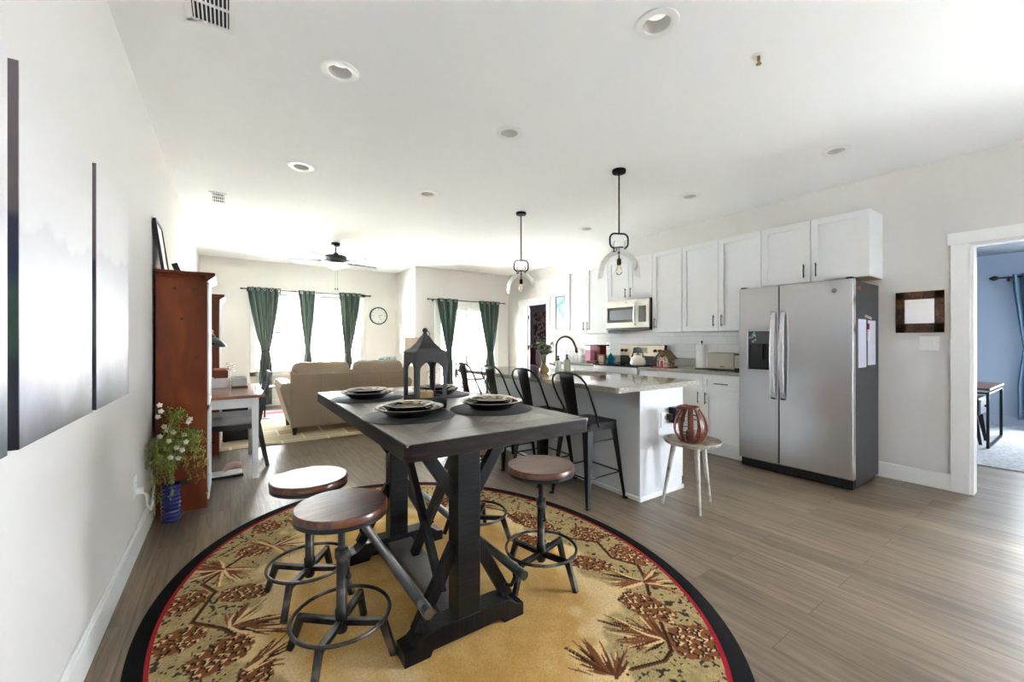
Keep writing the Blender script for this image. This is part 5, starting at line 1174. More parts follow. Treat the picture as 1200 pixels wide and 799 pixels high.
for hy, dd in ((ys + .040, dl), (ys - .040, dR)):
    m = MB(); n = 14; w = .016
    pts = [(xf - (.012 + .050 * math.sin(PI * min(max((i / n), .0), 1)) ** .45), .705 + .81 * i / n) for i in range(n + 1)]
    for i in range(n):
        (xa, za), (xb, zb) = pts[i], pts[i + 1]; v = [(xa, hy - w, za), (xa, hy + w, za), (xa + .018, hy + w, za), (xa + .018, hy - w, za), (xb, hy - w, zb), (xb, hy + w, zb), (xb + .018, hy + w, zb), (xb + .018, hy - w, zb)]
        m.add(v, [(0, 4, 5, 1), (1, 5, 6, 2), (2, 6, 7, 3), (3, 7, 4, 0)] + ([(0, 1, 2, 3)] if i == 0 else []) + ([(7, 6, 5, 4)] if i == n - 1 else []), True)
    m.build('handle', mat('handle_silver', 'c8cacc', .28, .85), dd, bevel=.003)
    m = MB()
    for za in (.72, 1.50): m.box(xf - .015, xf + .001, hy - w + .002, hy + w + .004, za - .022, za + .012)
    m.build('handle_mount', SATIN, dd)
m = MB(); m.lathe([(.001, -.003), (.017, -.003), (.019, 0)], (xf, 1.305, 1.665), 28, False, 'X'); bd = m.build('badge', mat('badge_grey', '77777a', .3, .8), dR)
m = MB(); m.ring((xf - .0035, 1.305, 1.665), .0125, .0008, 24, 6, 'X'); m.tube([(xf - .0035, 1.312, 1.668), (xf - .0035, 1.309, 1.673), (xf - .0035, 1.306, 1.665), (xf - .0035, 1.309, 1.659), (xf - .0035, 1.301, 1.664), (xf - .0035, 1.298, 1.671), (xf - .0035, 1.300, 1.659)], .0008, 5); m.build('monogram', CHROME, bd)
m = MB(); m.box(xf + .03, xf + .6, y0 + .01, y1 - .01, .012, .088)
for k in range(4): m.box(xf + .024, xf + .03, y0 + .02, y1 - .02, .022 + k * .017, .030 + k * .017)
m.build('toe_grille', SATIN, r)
for a in (y0 + .03, y1 - .03): m = MB(); m.box(xf + .01, xf + .10, a - .022, a + .022, ft - .002, ft + .014); m.build('hinge_cover', SATIN, r, bevel=.003)
for a in (y0 + .06, y1 - .06):
    for xx in (xf + .1, 4.8): m = MB(); m.cyl((xx, a, 0), (xx, a, .03), .02); m.build('foot', SATIN, r)
NOTE = mat('paper_lilac', 'c9cadb', .6, var=.02)
for a0, a1, q0, q1, lab in ((4.33, 4.525, 1.015, 1.425, 'pale notepad sheet on the fridge side, nearer its doors'), (4.57, 4.775, 1.03, 1.42, 'pale notepad sheet on the fridge side, nearer the wall')):
    m = MB(); m.box(a0, a1, y0 + .0035, y0 + .0055, q0, q1); tag(m.build('note_sheet', NOTE), lab, 'paper', 'sheets on the fridge side')
m = MB(); m.cyl((4.548, y0 - .004, 1.24), (4.548, y0 - .004, 1.34), .009, n=12); mk = tag(m.build('marker_pen', mat('pen_white', 'e6e4e4', .4)), 'white marker pen with red cap between the fridge notes', 'pen')
m = MB(); m.cyl((4.548, y0 - .004, 1.34), (4.548, y0 - .004, 1.39), .0095, n=12); m.build('cap', mat('red_plastic', 'b02430', .4), mk)
for xx, zz in ((4.50, 1.455), (4.535, 1.452), (4.565, 1.448), (4.60, 1.444), (4.635, 1.44)):
    m = MB(); m.lathe([(.001, -.01), (.012, -.008), (.012, 0)], (xx, y0 + .006, zz), 14, False, 'Y'); tag(m.build('fridge_magnet', mat('pearl', 'b9b3a4', .3, .3)), 'small pearly magnet in the row above the fridge notes', 'magnet', 'row of fridge magnets')
m = MB(); m.prism([(4.30, 1.67), (4.37, 1.675), (4.375, 1.695), (4.31, 1.70)], y0 + .001, y0 + .006, 'XZ'); tag(m.build('red_magnet', mat('red_plastic', 'b02430', .4)), 'red magnet at the top front of the fridge side', 'magnet')

# things on the wall counter
CZ = .9155
r = T('coffee_maker', 'dark red coffee maker with pink front and flat lid on the left wall counter', 'coffee maker', (4.52, 4.36, CZ)); RED = mat('oxblood_plastic', '7e1520', .35, var=.08)
m = MB(); m.box(4.44, 4.66, 4.28, 4.47, CZ, CZ + .03); m.build('base', RED, r, bevel=.006); m = MB(); m.box(4.52, 4.66, 4.27, 4.48, CZ + .03, 1.165); m.build('body', RED, r, bevel=.008)
m = MB(); m.box(4.42, 4.67, 4.22, 4.49, 1.165, 1.185); m.build('lid', RED, r, bevel=.004); m = MB(); m.box(4.435, 4.52, 4.38, 4.49, CZ + .03, 1.10); m.build('front_canister', mat('pink_plastic', 'd48fb0', .4), r, bevel=.006)
r = T('desk_clock', 'small square clock in a brown wooden frame on the left wall counter', 'clock', (4.54, 4.24, CZ)); x = 4.50
m = MB(); m.box(x, x + .03, 4.17, 4.19, CZ, CZ + .125); m.box(x, x + .03, 4.285, 4.305, CZ, CZ + .125); m.box(x, x + .03, 4.19, 4.285, CZ, CZ + .02); m.box(x, x + .03, 4.19, 4.285, CZ + .105, CZ + .125); m.build('frame', OAK, r, bevel=.002)
m = MB(); m.box(x + .008, x + .02, 4.19, 4.285, CZ + .02, CZ + .105); m.build('face', mat('ivory_face', 'c9c3b3', .5), r); m = MB(); m.beam((x + .006, 4.237, CZ + .062), (x + .006, 4.237, CZ + .09), .003, .002, (1, 0, 0)); m.beam((x + .006, 4.237, CZ + .062), (x + .006, 4.215, CZ + .055), .003, .002, (1, 0, 0)); m.build('hands', SATIN, r)
r = T('toy_teapot', 'bright turquoise ceramic figure on the counter left of the range', 'teapot', (4.45, 4.185, CZ)); TQ = mat('turquoise_glaze', '1385ac', .2, var=.1)
c = (4.42, 4.075, CZ); c = (4.40, 4.20, CZ)
r.location = (4.69, 4.215, CZ)
cx_, cy_ = 4.69, 4.215
m = MB(); m.lathe([(.04, CZ), (.05, CZ + .02), (.052, CZ + .05), (.04, CZ + .085), (.03, CZ + .1)], (cx_, cy_, 0), 24); m.build('body', TQ, r); m = MB(); m.lathe([(.032, CZ + .1), (.03, CZ + .115), (.012, CZ + .13), (.012, CZ + .14), (.002, CZ + .148)], (cx_, cy_, 0), 20); m.build('lid', TQ, r)
m = MB(); m.tube([(cx_, cy_ + .045, CZ + .04), (cx_, cy_ + .075, CZ + .06), (cx_, cy_ + .09, CZ + .095)], [.014, .011, .008], 10); m.build('spout', TQ, r); m = MB(); m.tube([(cx_, cy_ - .045, CZ + .03), (cx_, cy_ - .08, CZ + .045), (cx_, cy_ - .08, CZ + .08), (cx_, cy_ - .04, CZ + .085)], .007, 8); m.build('handle', TQ, r)
# mug rack
r = T('mug_rack', 'two tier wire rack of white mugs at the left end of the counter', 'rack', (4.5, 4.7, CZ)); RM = mat('rack_white', 'd8d8d8', .4)
m = MB()
for zz in (CZ + .004, CZ + .105):
    for yy in (4.55, 4.91): m.beam((4.40, yy, zz), (4.62, yy, zz), .006, .006)
    for i in range(6): xx = 4.40 + .044 * i; m.beam((xx, 4.55, zz), (xx, 4.91, zz), .004, .004)
for xx in (4.40, 4.62):
    for yy in (4.55, 4.91): m.beam((xx, yy, CZ), (xx, yy, CZ + .2), .007, .007)
m.build('frame', RM, r)
mug = None
for zz, w_ in ((CZ + .007, 'lower'), (CZ + .108, 'upper')):
    for i, ww in zip(range(4), ('first', 'second', 'third', 'last')):
        lab = 'white mug, %s from the right on the %s tier of the rack' % (ww, w_)
        if mug is None:
            mug = T('mug', lab, 'mug', (0, 0, 0), 'mugs on the rack'); m = MB(); m.lathe([(.001, 0), (.034, 0), (.037, .01), (.038, .08), (.035, .08), (.033, .01), (.001, .008)], (0, 0, 0), 20, False); m.build('cup', WHITE, mug); m = MB(); m.tube([(0, -.036, .065), (0, -.055, .06), (0, -.058, .035), (0, -.036, .02)], .004, 8); m.build('handle', WHITE, mug); mug.location = (4.45, 4.60 + .085 * i, zz)
        else: dup(mug, (4.45, 4.60 + .085 * i, zz), .3, lab)
# kettle
r = T('kettle', 'cream enamel kettle with black arched handle on the range', 'kettle', (4.36, 3.47, .9255)); kx, ky, kz = 4.34, 3.44, .9258
m = MB(); m.lathe([(.08, kz), (.095, kz + .01), (.098, kz + .04), (.085, kz + .09), (.055, kz + .125), (.035, kz + .135)], (kx, ky, 0), 32); m.build('body', mat('cream_enamel', 'c9c1b4', .2, coat=.4), r)
m = MB(); m.lathe([(.036, kz + .135), (.03, kz + .145), (.008, kz + .15), (.012, kz + .165), (.003, kz + .172)], (kx, ky, 0), 20); m.build('lid', BLACK, r)
m = MB(); m.tube([(kx, ky + .085 * math.cos(a), kz + .10 + .13 * math.sin(a)) for a in [i * PI / 12 for i in range(13)]], .007, 8); m.build('handle', BLACK, r)
m = MB(); m.tube([(kx, ky + .08, kz + .06), (kx, ky + .115, kz + .10), (kx, ky + .135, kz + .13)], [.018, .013, .01], 10); m.build('spout', mat('cream_enamel', 'c9c1b4', .2), r)
# bird house
r = T('bird_house', 'small log birdhouse with red door on the counter right of the range', 'birdhouse', (4.42, 3.10, CZ)); LOG = ramp_mat('pebble_wall', [(.3, '4f4438'), (.5, '9c8e7a'), (.7, 'c9bda8')], .8, 55, kind='voronoi', bump=.5)
ha, hb, hx0, hx1 = 3.02, 3.17, 4.36, 4.50; hm = (ha + hb) / 2
m = MB(); m.box(4.32, 4.53, 2.99, 3.20, CZ, CZ + .012); m.build('base', mat('red_paint', '9c2a2a', .5), r, bevel=.002)
m = MB(); m.prism([(ha, CZ + .012), (hb, CZ + .012), (hb, CZ + .12), (hm, CZ + .20), (ha, CZ + .12)], hx0, hx1, 'YZ'); m.build('log_walls', LOG, r)
ROOFT = mat('roof_tan', '7d6242', .7, var=.15, scale=30)
for sg in (-1, 1):
    m = MB(); m.prism([(hm, CZ + .198), (hm, CZ + .212), (hm + sg * .108, CZ + .112), (hm + sg * .102, CZ + .102)], hx0 - .025, hx1 + .02, 'YZ'); m.build('roof_panel', ROOFT, r)
m = MB(); m.box(hx0 - .006, hx0, hm - .022, hm + .022, CZ + .012, CZ + .085); dd = m.build('door', mat('red_door', 'b3202a', .45), r); m = MB(); m.box(hx0 - .009, hx0 - .001, hm - .03, hm - .022, CZ + .012, CZ + .093); m.box(hx0 - .009, hx0 - .001, hm + .022, hm + .03, CZ + .012, CZ + .093); m.box(hx0 - .009, hx0 - .001, hm - .022, hm + .022, CZ + .085, CZ + .093); m.build('door_trim', WHITE, r)
m = MB(); m.lathe([(.001, -.002), (.014, -.002), (.014, 0)], (hx0, hm, CZ + .135), 16, False, 'X'); m.build('entry_hole', SATIN, r)
r = T('blue_canister', 'small dark blue pot between the kettle and the birdhouse', 'pot', (4.60, 3.30, CZ)); m = MB(); m.lathe([(.04, CZ), (.055, CZ + .03), (.05, CZ + .08), (.03, CZ + .10)], (4.60, 3.29, 0), 24); m.build('body', mat('navy_glaze', '1d2d45', .2), r); m = MB(); m.lathe([(.03, CZ + .10), (.02, CZ + .115), (.003, CZ + .125)], (4.60, 3.29, 0), 16); m.build('lid', SATIN, r)
# towel roll and toaster
r = T('paper_towel', 'white paper towel roll on a black stand on the counter', 'paper towel', (4.56, 2.70, CZ)); tx, ty = 4.56, 2.70
m = MB(); m.lathe([(.075, CZ), (.075, CZ + .008), (.01, CZ + .012)], (tx, ty, 0), 32); m.cyl((tx, ty, CZ), (tx, ty, CZ + .31), .006); m.sphere((tx, ty, CZ + .315), .012); m.build('stand', SATIN, r)
m = MB(); m.lathe([(.02, CZ + .012), (.064, CZ + .012), (.064, CZ + .282), (.02, CZ + .282), (.02, CZ + .012)], (tx, ty, 0), 48, False); m.build('roll', mat('paper_white', 'e9e8e6', .9, bump=.1), r)
r = T('toaster', 'long brushed steel toaster beside the fridge', 'toaster', (4.57, 2.40, CZ)); ta, tb2 = 2.20, 2.61
m = MB(); m.box(4.50, 4.66, ta + .10, tb2, CZ + .012, CZ + .19); m.build('body', mat('champagne_steel', 'b7aea2', .3, .8), r, bevel=.01, seg=3)
m = MB(); m.box(4.505, 4.655, ta, ta + .10, CZ + .01, CZ + .185); m.build('end_cap', SATIN, r, bevel=.01); m = MB(); m.box(4.498, 4.506, ta + .02, ta + .09, CZ + .03, CZ + .17); m.build('control_strip', mat('champagne_steel', 'b7aea2', .3, .8), r)
m = MB(); m.box(4.54, 4.555, ta + .13, tb2 - .03, CZ + .188, CZ + .192); m.box(4.60, 4.615, ta + .13, tb2 - .03, CZ + .188, CZ + .192); m.build('slots', SATIN, r); m = MB(); m.box(4.51, 4.65, ta + .02, tb2 - .02, CZ, CZ + .012); m.build('foot', SATIN, r)
m = MB(); m.box(4.4955, 4.500, ta + .20, ta + .25, CZ + .035, CZ + .042); m.build('nameplate', SATIN, r)

# ------------------------------------------------------------------ island
r = T('kitchen_island', 'pale blue grey kitchen island with white end panel', 'island', (2.88, 3.13, 0))
ix0, ix1, iy0, iy1 = 2.60, 3.158, 2.04, 4.30
m = MB(); m.box(ix0 + .012, ix1 - .02, iy0 + .02, iy1 - .02, .0, .877); m.build('carcass', ISL, r)
m = MB(); m.box(ix0, ix0 + .012, iy0 + .02, iy1 - .02, 0, .877); m.build('back_panel', ISL, r)
m = MB(); m.box(ix0 - .002, ix1 - .012, iy0, iy0 + .02, 0, .877); m.build('end_panel', CAB, r, bevel=.002)
m = MB(); m.box(ix0, ix1, iy1 - .02, iy1, 0, .877); m.build('end_panel', CAB, r, bevel=.002)
m = MB(); m.box(ix0 - .012, ix0, iy0, iy1, 0, .035); m.box(ix0 - .012, ix1, iy0 - .012, iy0, 0, .035); m.build('shoe_moulding', TRIM, r, bevel=.004)
m = MB(); m.box(ix1 - .012, ix1, iy0, iy0 + .02, .10, .877); m.build('edge_strip', CAB, r)
w = (iy1 - iy0 - .04) / 4
def shaker_back(par, a, b2):
    m = MB(); x = ix1 - .02; f = .055
    m.box(x, x + .019, a + .002, a + f, .11, .86); m.box(x, x + .019, b2 - f, b2 - .002, .11, .86); m.box(x, x + .019, a + f, b2 - f, .11, .165); m.box(x, x + .019, a + f, b2 - f, .805, .86); m.box(x, x + .01, a + f, b2 - f, .165, .805)
    d = m.build('door', CAB, par); m = MB(); m.cyl((x + .045, a + .04, .65), (x + .045, a + .04, .78), .0055, n=10); m.cyl((x + .019, a + .04, .67), (x + .045, a + .04, .67), .004, n=8); m.cyl((x + .019, a + .04, .76), (x + .045, a + .04, .76), .004, n=8); m.build('handle', HND, d)
for k in range(4): shaker_back(r, iy0 + .02 + k * w, iy0 + .02 + (k + 1) * w)
r = T('island_countertop', 'long speckled granite countertop on the island', 'countertop', (2.7, 3.1, .878)); cx0, cx1, cy0, cy1 = 2.205, 3.19, 1.905, 4.36
sk = (2.74, 3.10, 2.72, 3.30)
m = MB(); R = .04; rim = roundrect(cx0, cx1, cy0, cy1, R, 4)
def slab(x0, x1, y0, y1): m.box(x0, x1, y0, y1, .878, .915)
m.prism([(cx0 + .03, cy0), (cx1 - .005, cy0), (cx1, cy0 + .005), (cx1, sk[2]), (cx0, sk[2]), (cx0, cy0 + .03), (cx0 + .009, cy0 + .009)], .878, .915, 'XY')
slab(cx0, sk[0], sk[2], sk[3]); slab(sk[1], cx1, sk[2], sk[3]); slab(cx0, cx1, sk[3], cy1); m.build('slab', GRANITE2, r)
r = T('sink', 'stainless undermount sink in the island countertop', 'sink', (2.92, 3.01, .70)); a0, a1, b0, b1 = sk
m = MB(); t = .004; m.box(a0 - t, a0, b0, b1, .70, .8775); m.box(a1, a1 + t, b0, b1, .70, .8775); m.box(a0, a1, b0 - t, b0, .70, .8775); m.box(a0, a1, b1, b1 + t, .70, .8775); m.box(a0, a1, b0, b1, .70, .705); m.build('basin', STEEL, r); m = MB(); m.ring((2.92, 3.01, .707), .04, .004); m.build('drain', CHROME, r)
# faucet
r = T('faucet', 'tall dark nickel gooseneck faucet on the island', 'faucet', (3.075, 3.58, .915)); NK = mat('dark_nickel', '5f584c', .25, .95)
fx, fy = 3.075, 3.58; dv = Vector((.30, -.92, 0)).normalized(); F0 = Vector((fx, fy, .915))
m = MB(); m.lathe([(.028, .9152), (.027, .925), (.018, .93), (.0175, 1.0)], (fx, fy, 0), 24); m.build('base', NK, r)
pts = [F0 + Vector((0, 0, .06)), F0 + Vector((0, 0, .18))] + [F0 + dv * (.12 - .12 * math.cos(a)) + Vector((0, 0, .255 + .12 * math.sin(a))) for a in [PI * i / 14 for i in range(13)]]
e = pts[-1]; pts += [e + dv * .014 - Vector((0, 0, .035)), e + dv * .024 - Vector((0, 0, .055))]
m = MB(); m.tube(pts, .0125, 14); m.build('gooseneck', NK, r)
e = pts[-1]; m = MB(); m.tube([e, e + dv * .012 - Vector((0, 0, .05))], [.0135, .017], 14); m.build('spray_head', NK, r); m = MB(); q = e + dv * .012 - Vector((0, 0, .05)); m.tube([q, q + dv * .002 - Vector((0, 0, .008))], .014, 14); m.build('nozzle', SATIN, r)
m = MB(); m.tube([F0 + Vector((-.012, .01, .05)), F0 + Vector((-.05, .03, .065)), F0 + Vector((-.075, .04, .07))], [.009, .007, .005], 10); m.build('lever', NK, r)
def soap(x, y, label, matb, R=.032, h=.115):
    r = T('soap_dispenser', label, 'soap dispenser', (x, y, CZ), 'soap bottles by the sink'); z = CZ
    m = MB(); m.lathe([(R * .9, z), (R, z + .006), (R, z + h * .85), (R * .8, z + h * .95), (R * .4, z + h)], (x, y, 0), 28); m.build('bottle', matb, r)
    m = MB(); m.lathe([(.014, z + h), (.014, z + h + .02), (.006, z + h + .025), (.006, z + h + .04)], (x, y, 0), 16); m.tube([(x, y, z + h + .04), (x - .02, y - .01, z + h + .045), (x - .035, y - .02, z + h + .035)], .005, 8); m.lathe([(.011, z + h + .035), (.011, z + h + .052)], (x, y, 0), 14); m.build('pump', SATIN, r)
soap(3.03, 3.345, 'pale green glass soap bottle with black pump, right of the faucet', mat('pale_green_glass', 'b3b89e', .15), .036, .125)
soap(2.93, 3.375, 'clear white soap bottle with black pump, beside the faucet base', mat('milky_glass', 'c9cbc4', .12), .030, .115)
# vase with eucalyptus
r = T('eucalyptus_vase', 'amber glass bud vase with green leaves on the island', 'vase', (2.56, 3.27, CZ)); vx, vy = 2.59, 3.20
m = MB(); m.lathe([(.03, CZ), (.045, CZ + .01), (.052, CZ + .035), (.045, CZ + .06), (.022, CZ + .085), (.018, CZ + .11), (.024, CZ + .125), (.02, CZ + .12), (.016, CZ + .09), (.03, CZ + .06)], (vx, vy, 0), 32, False); m.build('body', mat('amber_glass', '8d6f42', .12, coat=.5), r)
m = MB(); st_ = MB(); rr = random.Random(21)
for k in range(20):
    a = rr.uniform(0, 2 * PI); o = rr.uniform(.03, .12); h = rr.uniform(.12, .22); tip = Vector((vx + o * math.cos(a), vy + o * math.sin(a), CZ + .11 + h)); b0_ = Vector((vx, vy, CZ + .05)); mid = (b0_ + tip) / 2 + Vector((0, 0, .03)); st_.tube([b0_, mid, tip], .0015, 5, False)
    for i in range(6):
        c = mid.lerp(tip, i / 5) + Vector((rr.gauss(0, .012), rr.gauss(0, .012), rr.gauss(0, .01))); u = Vector((rr.gauss(0, 1), rr.gauss(0, 1), rr.gauss(0, .6))).normalized(); v = u.cross(Vector((rr.gauss(0, .4), rr.gauss(0, .4), 1))).normalized(); R = rr.uniform(.017, .026)
        m.add([c + (u * math.cos(t) + v * math.sin(t) * .8) * R for t in [j * PI / 4 for j in range(8)]], [list(range(8))], True)
st_.build('stems', mat('stem_green', '5d6a35', .7), r); m.build('leaves', mat('eucalyptus_green', '6f8466', .6, var=.3, scale=25), r)
# outlet and black plug on the island end
plate_wall('island_outlet', 'white outlet on the white end panel of the island', 'outlet', 'Y', 2.04, 2.855, 2.975, .545, .66, s=-1)
m = MB(); m.box(2.955, 3.075, 1.965, 2.038, .575, .70); m.box(2.915, 2.96, 1.99, 2.03, .60, .65); tag(m.build('plug_adapter', SATIN, bevel=.004), 'black plug adapter in the island end outlet', 'adapter')

# bar chairs
BM = mat('matte_black_metal', '0a0a0b', .40, .1, var=.12, spec=.3)
def make_bar():
    """faces +X; base centred on 0,0"""
    r = T('bar_chair', 'x', 'bar chair', (0, 0, 0), 'black metal bar chairs along the island'); h = .615; f = .205; s = .155
    m = MB(); m.prism(roundrect(-s - .015, s + .015, -s - .015, s + .015, .04, 4), h - .022, h, 'XY'); m.build('seat', mat('dark_seat_wood', '1a1310', .45, var=.25, scale=6, spec=.2), r, bevel=.004)
    m = MB(); m.prism(roundrect(-s - .01, s + .01, -s - .01, s + .01, .035, 4), h - .06, h - .022, 'XY'); m.build('seat_pan', BM, r, bevel=.003)
    for sx in (-1, 1):
        for sy in (-1, 1):
            m = MB(); a = Vector((sx * (s - .012), sy * (s - .012), h - .03)); b2 = Vector((sx * f, sy * f, .001)); w0, w1 = .062, .022
            # folded sheet leg: two tapering flanges that meet at the outer edge
            for ax in (Vector((-sx, 0, 0)), Vector((0, -sy, 0))):
                n = Vector((0, 0, 0)); t = .003; q = Vector((ax.y, ax.x, 0)).normalized() * t
                o0, o1 = a + Vector((sx, sy, 0)) * .014, b2 + Vector((sx, sy, 0)) * .002
                v = [o0, o0 + ax * w0, o1 + ax * w1, o1]; v2 = [p + q * (-1 if (q.x * sx + q.y * sy) > 0 else 1) for p in v]
                m.add(v + v2, [(0, 1, 2, 3), (7, 6, 5, 4), (0, 4, 5, 1), (1, 5, 6, 2), (2, 6, 7, 3), (3, 7, 4, 0)], False)
            m.beam(a.lerp(b2, .1), a.lerp(b2, .95), .010, .010); m.box(b2.x - .014, b2.x + .014, b2.y - .014, b2.y + .014, 0, .012); m.build('leg', BM, r)
    z = .21; k = f - (f - s) * (z / h) - .01
    for za, d in ((z, 0), (.47, 1)):
        k = f - (f - s + .012) * (za / h) - .004
        for p, q in (((-k, -k), (k, -k)), ((k, -k), (k, k)), ((k, k), (-k, k)), ((-k, k), (-k, -k))):
            if d and p[0] != q[0] or not d: m = MB(); m.cyl((p[0], p[1], za), (q[0], q[1], za), .006 if not d else .005, n=10); m.build('stretcher', BM, r)
    # hoop of the back
    pts = []; xb = -s
    half = [(-.05, .168, h - .03), (-.10, .180, .70), (-.150, .192, .79), (-.188, .198, .87), (-.212, .188, .925), (-.226, .160, .962), (-.232, .115, .984), (-.234, .06, .993)]
    pts = [(x_, -y_, z_) for x_, y_, z_ in half] + [(-.235, 0, .995)] + [(x_, y_, z_) for x_, y_, z_ in half[::-1]]
    m = MB(); m.tube(pts, .0085, 10); m.build('back_hoop', BM, r)
    m = MB()
    def g(u, v): z_ = h - .01 + (1.0 - h) * v; w = .056 + .026 * v; return (xb + .01 - .092 * v - .008 * math.cos((u - .5) * PI), (u - .5) * 2 * w, z_)
    m.grid(g, 12, 10); m.build('back_splat', BM, r, solid=.003)
    return r
bar = make_bar(); bar.location = (2.365, 2.365, 0); bar['label'] = 'black metal bar chair nearest the camera, at the near end of the island'
for y, q in ((2.925, 'second from the near end of the island'), (3.49, 'third from the near end of the island'), (4.08, 'farthest, at the far end of the island')): dup(bar, (2.355, y, 0), 0, 'black metal bar chair, ' + q)

# white tray table with rattan lantern
r = T('tray_table', 'round distressed white tray table on three legs beside the island', 'table', (2.88, 1.79, 0)); tx, ty = 2.862, 1.772
WORN = ramp_mat('worn_white', [(.3, '7a6c58'), (.42, 'aeaaa3'), (.6, 'bfbdba'), (.72, '958a76')], .5, 9, detail=9, bump=.2)
m = MB(); m.lathe([(.001, .470), (.17, .470), (.195, .478), (.205, .497), (.200, .500), (.190, .484), (.17, .478), (.001, .478)], (tx, ty, 0), 56, False); m.build('tray_top', ramp_mat('worn_tray', [(.3, '4f4436'), (.45, '8f8570'), (.6, 'b3aea4'), (.75, '7d7362')], .45, 6, (1, 1, 1), 9, 1.5, bump=.2), r)
m = MB(); m.ring((tx, ty, .4985), .2025, .0035, 56, 8); m.build('tray_rim', WORN, r)
for a, ft_ in ((150, (2.715, 1.925)), (262, (2.745, 1.640)), (25, (3.055, 1.742))):
    tp = Vector((tx + .6 * (ft_[0] - tx), ty + .6 * (ft_[1] - ty), .470)); m = MB(); m.tube([tp, Vector((ft_[0], ft_[1], .001))], [.020, .010], 16); m.build('leg', WORN, r)
r = T('rattan_lantern', 'brown wood slatted lantern with handle on the white tray table', 'lantern', (2.86, 1.80, .478)); qx, qy, qz = 2.862, 1.785, .4785
RAT = ramp_mat('red_brown_wood', [(.3, '4a1d0f'), (.6, '8a4022')], .35, 8, (1, 1, .3), 6, bump=.1)
def prof_r(t): return float(np.interp(t, (0, .08, .2, .35, .5, .65, .8, .92, 1), (.068, .088, .106, .116, .114, .104, .086, .068, .060)))
m = MB(); m.lathe([(.055, qz), (.07, qz + .004), (.072, qz + .018), (.05, qz + .02)], (qx, qy, 0), 36); m.build('base', RAT, r)
m = MB(); m.ring((qx, qy, qz + .262), .060, .008, 36, 8); m.build('top_ring', RAT, r)
for k in range(10):
    a = 2 * PI * k / 10; m = MB(); P_ = []
    for i in range(13):
        t = i / 12; R = prof_r(t) + .002; P_.append((R, qz + .01 + .252 * t))
    for i in range(12):
        (R0, z0_), (R1, z1_) = P_[i], P_[i + 1]; u = Vector((math.cos(a), math.sin(a), 0)); v = Vector((-u.y, u.x, 0)); c0 = Vector((qx, qy, z0_)); c1 = Vector((qx, qy, z1_)); w = .0125; t_ = .0045
        m.add([c0 + u * (R0 - t_) - v * w, c0 + u * (R0 - t_) + v * w, c0 + u * (R0 + t_) + v * w, c0 + u * (R0 + t_) - v * w, c1 + u * (R1 - t_) - v * w, c1 + u * (R1 - t_) + v * w, c1 + u * (R1 + t_) + v * w, c1 + u * (R1 + t_) - v * w], [(0, 4, 5, 1), (1, 5, 6, 2), (2, 6, 7, 3), (3, 7, 4, 0)], False)
    m.build('slat', RAT, r)
m = MB()
for t, k0 in ((.33, 0), (.70, 1)):
    R = prof_r(t)
    for k in range(10):
        if k % 2 == k0: continue
        m = MB(); a0, a1 = 2 * PI * k / 10, 2 * PI * (k + 1) / 10; m.tube([(qx + R * math.cos(a0 + (a1 - a0) * i / 4), qy + R * math.sin(a0 + (a1 - a0) * i / 4), qz + .01 + .252 * t) for i in range(5)], .005, 6); m.build('cross_bar', RAT, r)
m = MB()
for i in range(16): a = 2 * PI * i / 16; m.tube([(qx + (prof_r(j / 8) - .006) * math.cos(a), qy + (prof_r(j / 8) - .006) * math.sin(a), qz + .01 + .252 * j / 8) for j in range(9)], .0009, 4, False)
for j in range(1, 12): m.ring((qx, qy, qz + .01 + .252 * j / 12), prof_r(j / 12) - .006, .0009, 32, 4)
m.build('wire_mesh', mat('wire_grey', '8d8f92', .4, .8), r)
m = MB(); pts = [(qx + .058 * math.cos(t_) * .6 - .8 * .100 * math.sin(t_), qy + .058 * math.cos(t_) * .8 + .6 * .100 * math.sin(t_), qz + .268 - .012 * math.sin(t_) ** 2) for t_ in [PI * i / 14 for i in range(15)]]; m.tube(pts, .0085, 10); m.build('carry_handle', RAT, r)
m = MB(); m.lathe([(.001, qz + .021), (.032, qz + .021), (.032, qz + .085), (.001, qz + .085)], (qx, qy, 0), 28, False); tag(m.build('candle', mat('brown_candle', '5a2d22', .5)), 'brown pillar candle inside the slatted lantern', 'candle')

# mirror rack and switches by the doorway
r = T('mirror_rack', 'small rustic wood framed mirror with hooks by the right doorway', 'mirror', (XK, .92, 1.31)); y0, y1, z0, z1, w = .772, 1.075, 1.312, 1.668, .068
RUS = ramp_mat('burnt_wood', [(.3, '24140c'), (.5, '4f2d18'), (.7, '7c5230')], .45, 12, (1, 2, 2), 8, 1, bump=.3)
m = MB(); m.box(XK - .022, XK - .001, y0, y1, z0, z0 + w + .012); m.box(XK - .022, XK - .001, y0, y1, z1 - w, z1); m.box(XK - .022, XK - .001, y0, y0 + w - .01, z0, z1); m.box(XK - .022, XK - .001, y1 - w + .01, y1, z0, z1); m.build('frame', RUS, r, bevel=.002)
m = MB(); m.box(XK - .012, XK - .008, y0 + w - .01, y1 - w + .01, z0 + w, z1 - w); m.build('mirror_glass', mat('mirror', 'e8e8e8', .03, 1, var=0), r)
for yy in (y0 + .07, (y0 + y1) / 2, y1 - .07): m = MB(); m.tube([(XK - .022, yy, z0 + .055), (XK - .045, yy, z0 + .045), (XK - .05, yy, z0 + .02), (XK - .035, yy, z0 + .015)], .005, 8); m.cyl((XK - .024, yy, z0 + .03), (XK - .024, yy, z0 + .065), .006, n=8); m.build('hook', SATIN, r)
plate_wall('light_switch', 'white double light switch under the mirror rack', 'light switch', 'X', XK, .805, .925, 1.16, 1.28, 'switch', -1)
